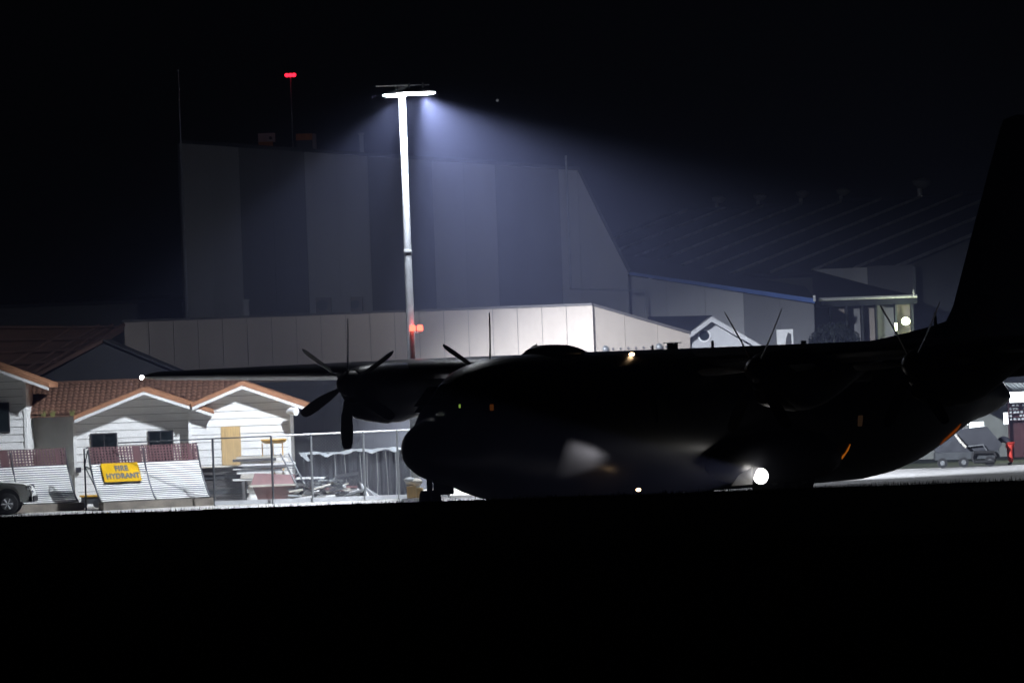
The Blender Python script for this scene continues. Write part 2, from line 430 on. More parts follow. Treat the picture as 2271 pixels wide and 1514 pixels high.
for off in (0,.28,.62,1.25):
    p = B1+Vector((-off*1.5,0,.05)); q = B2+Vector((-off*1.5,0,.05))
    part('hip_cap', MB().tube([p,q], .07, 6), 'oldroof', oh)

# shed between cottages and nose of the aircraft, its shade painted charcoal
cs = root('shaded_shed', (S(800,900,221).x,221,0), 'low shed behind the fenced scrap yard, its shaded wall coloured charcoal', 'shed')
c0, c1 = S(570,849,221), S(1010,849,221)
npan = 12
for i in range(npan):
    x0 = c0.x+(c1.x-c0.x)*i/npan; x1 = c0.x+(c1.x-c0.x)*(i+1)/npan
    part('cladding_panel', MB().box((x0+.006,221-.012*(i%2),0),(x1-.006,221.1,c0.z-.14)), 'charcoal', cs)
part('body', MB().box((c0.x+.02,221.1,0),(c1.x-.02,226,c0.z-.16)), 'charcoal', cs)
part('roof', MB().box((c0.x-.1,220.85,c0.z-.138),(c1.x+.1,226.2,c0.z)), 'charcoal', cs)

# ================================================================== LONG WHITE SHED
ls = root('long_shed', (S(800,760,232).x,232,0), 'long pale panelled shed, brightest at its near right corner', 'shed')
x0, x1 = S(275,712,232).x, S(1310,677,232).x
zt = S(1310,677,232).z
ts = math.tan(R(-3.0))         # slight yaw of the long wall
npn = 19
pw = (x1-x0)/npn
for i in range(npn):
    a, b = x0+i*pw, x0+(i+1)*pw
    part('wall_panel', MB().box((a+.008,232,0),(b-.008,232.15,zt)), 'shed', ls)
part('parapet_cap', MB().box((x0-.05,231.93,zt+.002),(x1+.04,232.3,zt+.09)), 'shedtrim', ls)
part('corner_trim', MB().box((x1-.006,231.97,0),(x1+.06,232.05,zt)), 'shed', ls)
part('inner_wall', MB().box((x0+.02,232.16,0),(x1-.02,232.6,zt-.02)), 'shedtrim', ls)
e0, e1 = S(1310,677,232.3), S(1530,741,236.5)
nn = 3
for i in range(nn):
    p = e0.lerp(e1, i/nn); q = e0.lerp(e1,(i+1)/nn); g_ = .004
    p = e0.lerp(e1, i/nn+g_) if i else p
    part('end_panel', MB().hull8([(p.x,p.y,0),(q.x,q.y,0),(q.x-.05,q.y+.12,0),(p.x-.05,p.y+.12,0)],
                                 [(p.x,p.y,p.z),(q.x,q.y,q.z),(q.x-.05,q.y+.12,q.z),(p.x-.05,p.y+.12,p.z)]), 'shed', ls)
part('end_trim', MB().hull8([(e0.x,e0.y-.05,e0.z+.003),(e1.x+.05,e1.y-.05,e1.z+.003),(e1.x-.05,e1.y+.3,e1.z+.003),(e0.x-.05,e0.y+.3,e0.z+.003)],
                            [(e0.x,e0.y-.05,e0.z+.1),(e1.x+.05,e1.y-.05,e1.z+.1),(e1.x-.05,e1.y+.3,e1.z+.1),(e0.x-.05,e0.y+.3,e0.z+.1)]), 'shedtrim', ls)
roofq = [(x0,232.4,zt-.03),(x1,232.4,zt-.03),(e1.x-.2,e1.y+.2,e1.z-.03),(x0,237,e1.z-.03)]
part('roof', MB().hull8([(a,b,c-.1) for a,b,c in roofq], roofq), 'shedtrim', ls)
for i in range(9):
    b = S(1342+i*17, 773-i*.8, 233.5)
    t_ = (1342+i*17-1310)/220; yy = 232.3+4.2*t_-.08
    b = S(1342+i*17, 774-i*.7, yy)
    part('wall_fixing', MB().ball(b, .055 if i not in (0,7) else .15, 8, 5), 'shedtrim' if i not in (0,7) else 'steel', ls, True)

# roof plant standing on the shed
for px0,px1,py0,py1,lab in ((700,735,660,694,'air conditioning unit on the shed roof, left of the mast, wider of the pair'),
                            (777,804,658,690,'air conditioning unit on the shed roof nearest the mast')):
    a, b = S(px0,py0,234), S(px1,py1,234)
    ac = root('air_conditioner', ((a.x+b.x)/2,234.3,zt), lab, 'air conditioner', 'air conditioners on the shed roof')
    part('casing', MB().box((a.x,234,zt-.25),(b.x,234.6,a.z)), 'shedtrim', ac)
    cx_, cz_ = (a.x+b.x)/2-.05, (a.z+zt)/2+.05
    part('fan_grille', MB().tube([(cx_,233.99,cz_),(cx_,233.95,cz_)], min(.22,(b.x-a.x)*.38), 14), 'darksteel', ac)
a, b = S(540,664,234), S(552,694,234)
single('roof_vent', MB().box((a.x,234,zt-.25),(b.x,234.25,a.z-.06)).box((a.x-.05,233.95,a.z-.058),(b.x+.05,234.3,a.z)), 'hlight', 'small pale vent on the shed roof at the dark hangar band', 'vent')

# ================================================================== HANGAR
hg = root('hangar', (S(850,600,250).x,250,0), 'tall dark banded hangar with a steep right shoulder behind the shed', 'hangar')
DH = 250
bands = [(405,535,'hlight'),(535,680,'hdark'),(680,820,'hlight'),(820,962,'hdark'),(962,1102,'hlight'),(1102,1243,'hdark'),(1243,1285,'hlight')]
def ztop(px): return S(px, 318+(px-405)*(378-318)/(1285-405), DH).z
for a,b,mm in bands:
    xa_, xb_ = S(a,500,DH).x, S(b,500,DH).x
    xm = [xa_, (xa_+xb_)/2, xb_] if b-a > 60 else [xa_, xb_]
    for i in range(len(xm)-1):
        f0 = a+(b-a)*i/(len(xm)-1); f1 = a+(b-a)*(i+1)/(len(xm)-1)
        part('cladding_panel', MB().prism([(xm[i]+.004,0),(xm[i+1]-.004,0),(xm[i+1]-.004,ztop(f1)),(xm[i]+.004,ztop(f0))], DH-(.02 if mm=='hdark' else 0), DH+.1), mm, hg)
sh = [S(1285,500,DH).x, S(1392,600,DH)]
zz = ztop(1285); xs0 = S(1285,500,DH).x; e = S(1392,602,DH)
steps = [(0,0),(.2,-.3),(.45,-.62),(.7,-.85),(1,-1)]
m1 = S(1340,500,DH)
part('shoulder_panel', MB().prism([(xs0+.004,0),(e.x,0),(e.x,e.z),(m1.x,m1.z),(xs0+.004,zz)], DH, DH+.1), 'hlight', hg)
part('roof', MB().prism([(S(402,318,DH).x,ztop(402)),(xs0,zz),(xs0,zz-.1),(S(402,318,DH).x,ztop(402)-.1)], DH+.102, DH+22), 'hroof', hg)
part('roof_edge', MB().prism([(S(402,318,DH).x,ztop(402)+.0),(xs0+.05,zz+.0),(xs0+.05,zz+.14),(S(402,318,DH).x,ztop(402)+.14)], DH-.15, DH+.3), 'hroof', hg)
part('shoulder_roof', MB().prism([(xs0+.05,zz+.14),(m1.x+.12,m1.z+.05),(e.x+.12,e.z+.05),(e.x,e.z),(m1.x,m1.z),(xs0,zz)], DH-.12, DH+22), 'hroof', hg)
part('body', MB().prism([(S(405,500,DH).x+.05,0),(xs0-.05,0),(xs0-.05,zz-.12),(S(405,500,DH).x+.05,ztop(405)-.12)], DH+.11, DH+21), 'hdark', hg)
part('corner_flashing', MB().box((S(405,500,DH).x-.1,DH-.05,0),(S(405,500,DH).x,DH+.2,ztop(405))), 'hdark', hg)
dp = [S(1255,345,DH-.15), S(1262,640,DH-.15), S(1430,645,DH-.15), S(1432,700,DH-.15)]
dp[1].x = dp[0].x; dp[3].x = dp[2].x
part('drainpipe', MB().tube(dp, .045, 8), 'galv', hg)

# annexe with blue barge
an = root('hangar_annexe', (S(1600,700,251).x,251,0), 'lower hangar annexe with sloping roof and long blue edge trim', 'building')
p0, p1 = S(1395,603,251), S(1806,662,251)
part('blue_barge', MB().prism([(p0.x,p0.z),(p1.x,p1.z),(p1.x,p1.z-.2),(p0.x,p0.z-.12)], 250.6, 250.75), 'blue', an)
wx = [1395,1480,1565,1650,1730,1806]
for i in range(5):
    a, b = S(wx[i],700,251).x, S(wx[i+1],700,251).x
    za = p0.z+(p1.z-p0.z)*(a-p0.x)/(p1.x-p0.x)-.16; zb = p0.z+(p1.z-p0.z)*(b-p0.x)/(p1.x-p0.x)-.16
    part('wall_panel', MB().prism([(a+.005,0),(b-.005,0),(b-.005,zb),(a+.005,za)], 251, 251.1), 'hlight' if i < 3 else 'hdark', an)
ridge0, ridge1 = p0+Vector((0,9,.9)), p1+Vector((.1,9,.6))
part('roof', slab([(p0.x,250.76,p0.z-.02),(p1.x,250.76,p1.z-.02),ridge1,ridge0]), 'navyroof', an)
part('end_cap', MB().box(S(1803,655,250.5),S(1809,668,250.45)), 'white_paint', an)
part('end_wall', MB().box((p1.x-.1,251.11,0),(p1.x,262,p1.z-.3)), 'hdark', an)

# ---- red obstruction light mast on the hangar, roof boxes, aerial
ob = S(644,167,252); obz = ztop(644)
om = root('obstruction_light', (ob.x,252,obz), 'thin pole on the hangar roof carrying bright red warning lamps', 'warning light')
part('pole', MB().tube([(ob.x,252,obz),(ob.x,252,ob.z)], .03, 8), 'steel', om)
part('lamp_bar', MB().tube([(ob.x-.17,252,ob.z-.08),(ob.x+.17,252,ob.z-.08)], .025, 8), 'steel', om)
for dx in (-.15,0,.15):
    part('red_lamp', MB().ball((ob.x+dx,251.96,ob.z), .085, 10, 6), 'redlamp', om, True)
lamp('red_glow', 'POINT', subtract((ob.x,251.7,ob.z), om), 3, (1,.02,.06), om, .12)
def roofbox(px0,py0,px1,py1,mats,lab,cat,nm):
    a, b = S(px0,py0,253), S(px1,py1,253)
    rt = root(nm, ((a.x+b.x)/2,253,b.z), lab, cat)
    return rt, a, b
rt, a, b = roofbox(573,297,611,320,None,'pale box on the hangar roof left of the red lamp pole','roof box','roof_box')
part('casing', MB().box((a.x,252.6,b.z+.1),(b.x,253.2,a.z)), 'white_paint', rt)
part('foot', MB().box((a.x,252.55,b.z-.1),(b.x-.1,253.1,b.z+.098)), 'amberpanel', rt)
part('outlet', MB().tube([(b.x-.18,252.6,b.z+.25),(b.x-.18,252.52,b.z+.25)], .07, 10), 'darksteel', rt)
rt, a, b = roofbox(657,298,697,325,None,'orange topped unit on the hangar roof right of the red lamp pole','roof box','roof_box')
part('orange_panel', MB().box((a.x,252.55,a.z-.27),(b.x-.06,252.6,a.z)), 'amberpanel', rt)
part('casing', MB().box((a.x,252.61,b.z-.2),(b.x-.06,253.2,a.z)), 'darksteel', rt)
part('post', MB().box((b.x-.055,252.55,b.z-.2),(b.x+.1,252.9,a.z-.02)), 'hlight', rt)
a, b = S(797,299,253), S(807,327,253)
single('roof_vent', MB().box((a.x,252.6,b.z-.3),(b.x,252.9,a.z)).box((a.x-.04,252.56,a.z),(b.x+.04,252.95,a.z+.06)), 'steel', 'narrow grey vent standing on the hangar roof left of the mast', 'vent')
t0 = S(395,157,249); b0 = S(409,690,249)
ae = root('aerial_mast', (t0.x,249,0), 'slim aerial mast at the left corner of the hangar', 'aerial')
part('pole', MB().tube([(t0.x,249,0),(t0.x,249,S(400,410,249).z)], .06, 8), 'galv', ae)
part('whip', MB().tube([(t0.x,249,S(400,410,249).z),(t0.x,249,S(398,315,249).z),(t0.x,249,t0.z)], [.05,.035,.02], 8), 'galv', ae)
part('tip_cap', MB().ball((t0.x,249,t0.z), .045, 8, 5), 'white_paint', ae)

# ================================================================== BUILDINGS AT THE RIGHT
gb = root('gabled_house', (S(1590,740,241).x,241,0), 'small grey house with round gable window beyond the shed end', 'house')
A, L_, R_ = S(1578,702,240.5), S(1524,742,240.5), S(1705,775,240.5)
for E in (L_,R_):
    part('roof_slope', MB().prism([(E.x,E.z),(A.x,A.z),(A.x,A.z-.2),(E.x,E.z-.2)], 240.3, 247), 'hlight', gb)
part('wall', MB().prism([(L_.x+.2,0),(R_.x-.2,0),(R_.x-.2,R_.z-.15),(A.x,A.z-.22),(L_.x+.2,L_.z-.05)], 241, 246.9), 'hlight', gb)
rw = S(1562,744,240.9)
wf = part('round_window', MB().tube([(rw.x,240.93,rw.z),(rw.x,240.99,rw.z)], .26, 18), 'white_paint', gb)
part('pane', MB().tube([(rw.x,240.91,rw.z),(rw.x,240.928,rw.z)], .2, 18), 'glass', wf)
rr = [S(1436,702,246), S(1580,699,246), S(1535,742,241), S(1500,742,241)]
part('side_roof', MB().hull8([p-Vector((0,0,.12)) for p in rr], rr), 'navyroof', gb)

# big ribbed roof
bh = root('ribbed_roof_hangar', (S(1900,650,275).x,275,0), 'large dark hangar with ribbed metal roof and ridge ventilators, far right', 'hangar')
C0 = S(1990,592,264)                       # front eave corner
K = math.cos(R(45))
rdir = Vector((K,-K,0)); ddir = Vector((-K,-K,0))
runl, rise = 13.2, C0.z
zr_ = S(1865,447,283).z
ridge_n = C0 - ddir*runl; ridge_n.z = zr_
Lr = 26
ridge_f = ridge_n - rdir*Lr; eave_f = C0 - rdir*Lr
up = Vector((0,0,.12))
part('roof', MB().hull8([C0-up, ridge_n-up, ridge_f-up, eave_f-up],[C0,ridge_n,ridge_f,eave_f]), 'navyroof', bh)
for i in range(11):
    t = i/10.5
    a = C0.lerp(eave_f,t); b = ridge_n.lerp(ridge_f,t)
    part('roof_rib', MB().tube([a+Vector((0,0,.05)), b+Vector((0,0,.05))], .075, 6), 'seam', bh)
part('ridge_cap', MB().tube([ridge_n+Vector((.0,0,.0)), ridge_f], .14, 6), 'navyroof', bh)
gz = lambda p: Vector((p.x,p.y,0))
other = ridge_n - ddir*runl; other.z = C0.z
gw = [C0-Vector((0,0,.13)), ridge_n-Vector((0,0,.13)), other-Vector((0,0,.13))]
gi = [p - rdir*.3 for p in gw]
part('gable_wall', MB().add([gz(gw[0]),gz(gw[2]),gw[2],gw[1],gw[0],gz(gi[0]),gz(gi[2]),gi[2],gi[1],gi[0]],
     [(0,1,2,3,4),(9,8,7,6,5),(0,5,6,1),(1,6,7,2),(2,7,8,3),(3,8,9,4),(4,9,5,0)]), 'greywall', bh)
ee = [C0-ddir*.6-Vector((0,0,.25)), eave_f-ddir*.6-Vector((0,0,.25))]
ei = [p-ddir*.3 for p in ee]
part('eave_wall', MB().hull8([gz(ee[0]),gz(ee[1]),gz(ei[1]),gz(ei[0])],[ee[0],ee[1],ei[1],ei[0]]), 'greywall', bh)
part('rear_slope', slab([ridge_n,ridge_f,ridge_f-ddir*runl-Vector((0,0,zr_-C0.z)),other],.12), 'navyroof', bh)
for k,px in enumerate((1590,1680,1775,1865,2040)):
    best = min((ridge_n.lerp(ridge_f,i/400) for i in range(401)), key=lambda p: abs(p.x*F/p.y-((px-1135.5)*CT+310*ST)))
    tv = root('roof_ventilator', best, ('first','second','third','fourth','fifth and largest')[k]+' ventilator from the left along the ribbed roof ridge', 'ventilator', 'ventilators on the ribbed roof ridge')
    s_ = 1.0 if k < 4 else 1.35
    part('stem', MB().tube([best+Vector((0,0,-.1)), best+Vector((0,0,.3*s_))], .09*s_, 10), 'seam', tv)
    part('hood', MB().tube([best+Vector((.1,0,.3*s_)),best+Vector((.1,0,.42*s_)),best+Vector((.12,0,.55*s_)),best+Vector((.12,0,.66*s_))], [.12*s_,.3*s_,.34*s_,.1*s_], 12), 'seam', tv, True)

# canopy office block in front of it
oc = root('canopy_building', (S(1920,720,257).x,257,0), 'single storey office with white gutter and glazed bays right of the blue trim', 'building')
g0, g1 = S(1815,664,256), S(2034,656,256)
part('gutter', MB().tube([g0,g1], .07, 8), 'white_paint', oc)
part('fascia', MB().box((g0.x+.1,256.1,g0.z-.32),(g1.x,256.25,g0.z-.02)), 'navyroof', oc)
part('canopy_roof', slab([(g0.x-.2,256.05,g0.z),(g1.x,256.05,g1.z),tuple(S(1960,640,263)),tuple(S(1800,598,263))]), 'navyroof', oc)
u0,u1 = S(1806,597,263.5), S(1925,646,263.5)
part('upper_wall', MB().box((u0.x,263.5,3.5),(u1.x,263.7,u0.z)), 'white_paint', oc)  # white colour stands in for light from nearby lamps
u2 = S(2026,646,263.4)
part('upper_recess', MB().box((u1.x+.01,263.5,3.5),(u2.x,263.7,u0.z+.05)), 'hdark', oc)
part('downpipe', MB().box((S(2024,600,256).x,255.95,g1.z),(S(2030,600,256).x,256.08,S(2028,590,256).z)), 'navyroof', oc)
part('downpipe', MB().box((S(2024,650,256).x,255.9,g1.z+.02),(S(2028,650,256).x,255.96,g1.z+.26)), 'white_paint', oc)
bw = 257
for i,(pa,pb_) in enumerate(((1800,1840),(1843,1876),(1879,1910),(1913,1942),(1945,1985),(1988,2020))):
    xa_, xb_ = S(pa,720,bw).x, S(pb_,720,bw).x
    part('bay_panel', MB().box((xa_,bw-.04*(i%2),0),(xb_,bw+.1,g0.z-.34)), ('hdark','shed','hlight','shed','hlight','shed')[i], oc)
for px in (1841,1877,1911,1943,1986,2022):
    xx = S(px,720,bw).x
    part('pillar', MB().box((xx-.06,256.0,0),(xx+.02,bw-.06,g0.z-.33)), 'navyroof', oc)
bl = S(2009,712,255.5)
wl = root('wall_floodlight', (bl.x,255.6,bl.z), 'dazzling greenish white lamp under the office canopy', 'lamp')
part('housing', MB().box((bl.x-.1,255.64,bl.z-.1),(bl.x+.1,255.75,bl.z+.1)), 'steel', wl)
part('lens', MB().ball((bl.x,255.55,bl.z), .16, 12, 8, (1.1,.5,1)), 'greenlamp', wl, True)
part('side_tube', MB().tube([S(1987,716,255.5),S(1988,732,255.5)], .04, 8), 'greenlamp', wl)
part('arm', MB().box((bl.x-.04,255.76,bl.z-.04),(bl.x+.04,256.9,bl.z+.04)), 'steel', wl)
lamp('lamp_glow', 'POINT', subtract((bl.x,255.2,bl.z), wl), 70, (.88,1,.7), wl, .15)
a, b = S(1722,731,246), S(1760,770,246)
nb = root('notice_board', ((a.x+b.x)/2,246,0), 'white board on posts between gabled house and dark bush', 'notice board')
part('board', MB().box((a.x,246,b.z-.4),(b.x,246.06,a.z)), 'white_paint', nb)
part('dark_patch', MB().prism([(a.x+.28,b.z-.3),(b.x-.08,b.z-.3),(b.x-.08,a.z-.2),(b.x-.2,a.z-.12),(a.x+.38,a.z-.35)], 245.975, 245.997), 'frame', nb)
for xx in (a.x+.08,b.x-.08):
    part('post', MB().box((xx-.04,246.061,0),(xx+.04,246.14,a.z-.1)), 'steel', nb)
# bush
bc = S(1850,750,248)
bu = root('bush', (bc.x,248,0), 'rounded dark bush in front of the canopy office', 'bush')
part('stem', MB().tube([(bc.x,248,0),(bc.x,248,bc.z)], [.12,.05], 8), 'darkplank', bu)
m = MB()
for i in range(6500):
    th_, ph = random.uniform(0,6.283), math.acos(random.uniform(-.9,1))
    r_ = random.uniform(.55,1)**.5*(1+.12*math.sin(5*th_)*math.sin(4*ph))
    p = Vector((bc.x+1.05*r_*math.sin(ph)*math.cos(th_), 248+.9*r_*math.sin(ph)*math.sin(th_), bc.z-.35+.95*r_*math.cos(ph)))
    d = Vector((random.gauss(0,1),random.gauss(0,1),random.gauss(0,1))).normalized()*random.uniform(.06,.12); e_ = d.cross(Vector((0,0,1)))*.6
    m.add([p-d, p+e_, p+d, p-e_], [(0,1,2,3)])
part('foliage', m, 'leaf', bu)

# lit open bay beyond the tail
lb = root('open_workshop', (S(2230,950,240).x,240,0), 'brightly lit open workshop bay seen under the aircraft tail', 'workshop')
wl0, wl1 = S(2030,900,244).x, S(2330,900,244).x
ctz = S(2240,846,240).z
part('rear_wall', MB().box((wl0,244,0),(wl1,244.2,ctz+.5)), 'greywall', lb)
part('ceiling', MB().box((wl0,236,ctz+.3),(wl1,243.99,ctz+.45)), 'greywall', lb)
for i,(pa,pb_,y1_,y2_) in enumerate(((2222,2300,870,884),(2240,2300,886,890),(2150,2182,936,947),(2121,2147,937,942),(2226,2236,915,940))):
    a, b = S(pa,y1_,239.5), S(pb_,y2_,239.5)
    part('lamp_panel', MB().box((a.x,239.5,b.z),(b.x,239.62,a.z)), 'tubelamp', lb)
for i in range(7):
    a, b = S(2226+i*10,849,239), S(2258+i*10,866,239)
    part('ceiling_slat', MB().hull8([(a.x,239,a.z-.02),(a.x+.1,239,a.z-.02),(a.x+.1,239.05,a.z-.02),(a.x,239.05,a.z-.02)][:0] or
         [(a.x,239,a.z),(a.x+.12,239,a.z),(b.x+.12,241,b.z),(b.x,241,b.z)],[(a.x,239,a.z+.03),(a.x+.12,239,a.z+.03),(b.x+.12,241,b.z+.03),(b.x,241,b.z+.03)]), 'sheet', lb)
a, b = S(2236,886,241), S(2310,929,241)
sf = root('storage_shelf', ((a.x+b.x)/2,241,0), 'maroon shelf unit packed with small white boxes in the lit bay', 'shelf')
part('back', MB().box((a.x,241.2,0),(b.x,241.25,a.z)), 'maroon', sf)
for j in range(6):
    z_ = a.z+(b.z-a.z)*(j+1)/6
    part('shelf_board', MB().box((a.x,240.9,z_-.02),(b.x,241.199,z_)), 'maroon', sf)
bx_me = MB().box((0,0,0),(.10,.12,.075)).mesh('white_box', M['sheet'])
for j in range(6):
    z_ = a.z+(b.z-a.z)*(j+1)/6
    x_ = a.x+.02
    while x_ < b.x-.15:
        if random.random() < .8: inst('white_box', bx_me, sf, Vector((x_,240.95,z_+.001))-Vector(sf.location))
        x_ += random.uniform(.115,.17)
for xx in (a.x-.03,b.x): part('upright', MB().box((xx,240.88,0),(xx+.03,241.26,a.z)), 'maroon', sf)
c_ = S(2185,925,235)
lamp('bay_light', 'AREA', subtract((c_.x+2.5,235.5,5.2), lb), 1500, (.9,.95,1), lb, size=(6,1.0), aim=(-.15,-1,-.75))

# equipment cart under the tail
ec = root('ground_cart', (S(2140,1025,225).x,225,0), 'low dark equipment trailer with tow bar under the tail', 'trailer')
def P2(px,py,d=225): return S(px,py,d)
part('bed', MB().box(P2(2075,1004,225.0),P2(2212,1014,226.2)), 'darksteel', ec)
rail = MB()
for py in (1003,1024): rail.tube([P2(2160,py,224.9),P2(2205,py-1,224.9)], .06, 8)
rail.tube([P2(2160,1003,224.9),P2(2157,1013,224.9),P2(2160,1024,224.9)], .06, 8); rail.tube([P2(2205,1002,224.9),P2(2210,1012,224.9),P2(2205,1023,224.9)], .06, 8)
part('loop_frame', rail, 'rubber', ec, True)
for px in (2090,2137,2195):
    c = P2(px,1022,225); c.z = .19
    w_ = part('wheel', MB().tube([(c.x,224.95,c.z),(c.x,225.1,c.z)], .19, 16), 'rubber', ec, True)
    part('rim', MB().tube([(c.x,224.94,c.z),(c.x,224.948,c.z)], .09, 12), 'steel', w_)
part('tow_bar', MB().tube([P2(2118,962,225.3),P2(2130,978,225.2),P2(2143,992,225.1)], .05, 8), 'plank', ec)
part('hopper', MB().prism([(P2(2080,1004).x,P2(2080,1004).z),(P2(2068,990).x,P2(2068,990).z),(P2(2098,955).x,P2(2098,955).z),(P2(2190,945).x,P2(2190,945).z),(P2(2225,985).x,P2(2225,985).z),(P2(2212,1003).x,P2(2212,1003).z)], 225.4, 226.1), 'tarp', ec)
part('hand_rail', MB().tube([P2(2145,990,225.3),P2(2180,986,225.3),P2(2190,1000,225.3)], .03, 8), 'steel', ec)

# person bending
pp = S(2240,1031,226); px_ = pp.x
pe = root('person', (px_,226,0), 'person in red trousers and dark jacket bending over beside the trailer', 'person')
def skin_body(name, verts, edges, mt, parent, root_i=0, sub=2):
    me = bpy.data.meshes.new(name); me.from_pydata([v[:3] for v in verts], edges, []); me.update()
    o = bpy.data.objects.new(name, me); COL.objects.link(o)
    sk = o.modifiers.new('skin','SKIN'); ss = o.modifiers.new('sub','SUBSURF'); ss.levels = sub; ss.render_levels = sub
    for i,v in enumerate(verts):
        d = me.skin_vertices[0].data[i]; d.radius = (v[3],v[3]); d.use_root = (i == root_i)
    dg = bpy.context.evaluated_depsgraph_get()
    nm_ = bpy.data.meshes.new_from_object(o.evaluated_get(dg)); bpy.data.objects.remove(o)
    nm_.materials.clear(); nm_.materials.append(M[mt])
    for p in nm_.polygons: p.use_smooth = True
    q = bpy.data.objects.new(name, nm_); COL.objects.link(q); q.parent = parent
    return q
# body frame: bending towards -x (to the trailer)
body = [(0,0,.83,.13),(-.10,0,.95,.13),(-.24,0,.98,.15),(-.37,0,.95,.13),(-.45,0,.93,.06),
        (-.36,-.17,.90,.07),(-.42,-.2,.66,.05),(-.52,-.18,.45,.038),(-.55,-.17,.38,.035),
        (-.36,.17,.90,.07),(-.40,.2,.68,.05),(-.5,.18,.46,.038),(-.53,.17,.39,.035),
        (.02,-.10,.78,.095),(.03,-.11,.44,.065),(.05,-.11,.08,.045),(-.08,-.11,.04,.04),
        (.02,.10,.78,.095),(-.02,.11,.44,.065),(.05,.11,.08,.045),(-.08,.11,.04,.04)]
bed = [(0,1),(1,2),(2,3),(3,4),(3,5),(5,6),(6,7),(7,8),(3,9),(9,10),(10,11),(11,12),(0,13),(13,14),(14,15),(15,16),(0,17),(17,18),(18,19),(19,20)]
skin_body('body', body, bed, 'navy', pe)
tr = [(0,0,.84,.15),(.02,-.10,.76,.115),(.03,-.11,.44,.085),(.05,-.11,.1,.075),(.02,.10,.76,.115),(-.02,.11,.44,.085),(.05,.11,.1,.075)]
skin_body('trousers', tr, [(0,1),(1,2),(2,3),(0,4),(4,5),(5,6)], 'red', pe)
part('head', MB().ball((-.55,0,.93), .105, 14, 10, (1.15,.85,1)).ball((-.66,0,.92),.02,6,4).ball((-.55,-.095,.93),.025,6,4,(1,.4,1.2)).ball((-.55,.095,.93),.025,6,4,(1,.4,1.2)), 'skin', pe, True, local=True)
part('cap', MB().ball((-.53,0,.965), .108, 14, 8, (1.1,.95,.85)), 'cap', pe, True, local=True)
for sy in (-1,1):
    hd = part('hand', MB().ball((-.56,sy*.17,.34), .042, 8, 6, (.6,1,1.1)), 'skin', pe, True, local=True)
    fm = MB()
    for q in range(4):
        yy = sy*.17+(-.03+q*.02); L_ = (.06,.075,.07,.055)[q]
        fm.tube([(-.56,yy,.31),(-.565,yy,.31-L_*.6),(-.55,yy,.31-L_)], [.011,.01,.008], 6)
    fm.tube([(-.55,sy*.17-.035,.345),(-.57,sy*.17-.06,.31),(-.58,sy*.17-.06,.285)], [.013,.011,.009], 6)
    part('finger', fm, 'skin', hd, True, local=True)

# ================================================================== JET BLAST DEFLECTORS
BW, PAN = 2.02, 2            # panel width, panels
def prof_z(t):               # t 0 bottom .. 1 top ; returns (n offset forward, z)
    ang = R(38)+t*R(44)
    return t
PR = [(1.35,.30)]
N_S = 18
# integrate concave curve
nn_, zz_ = 1.30, .30
ds = 1.50/N_S
for i in range(N_S+7):
    a = R(47)+R(33)*min(1,(i/(N_S+7)))
    nn_ -= ds*math.cos(a); zz_ += ds*math.sin(a); PR.append((nn_, zz_))
def deflector(px, py, D, lab):
    b = S(px,py,D)
    rt = root('blast_deflector', (b.x,b.y,0), lab, 'blast deflector', 'louvred jet blast deflectors', R(27))
    return rt
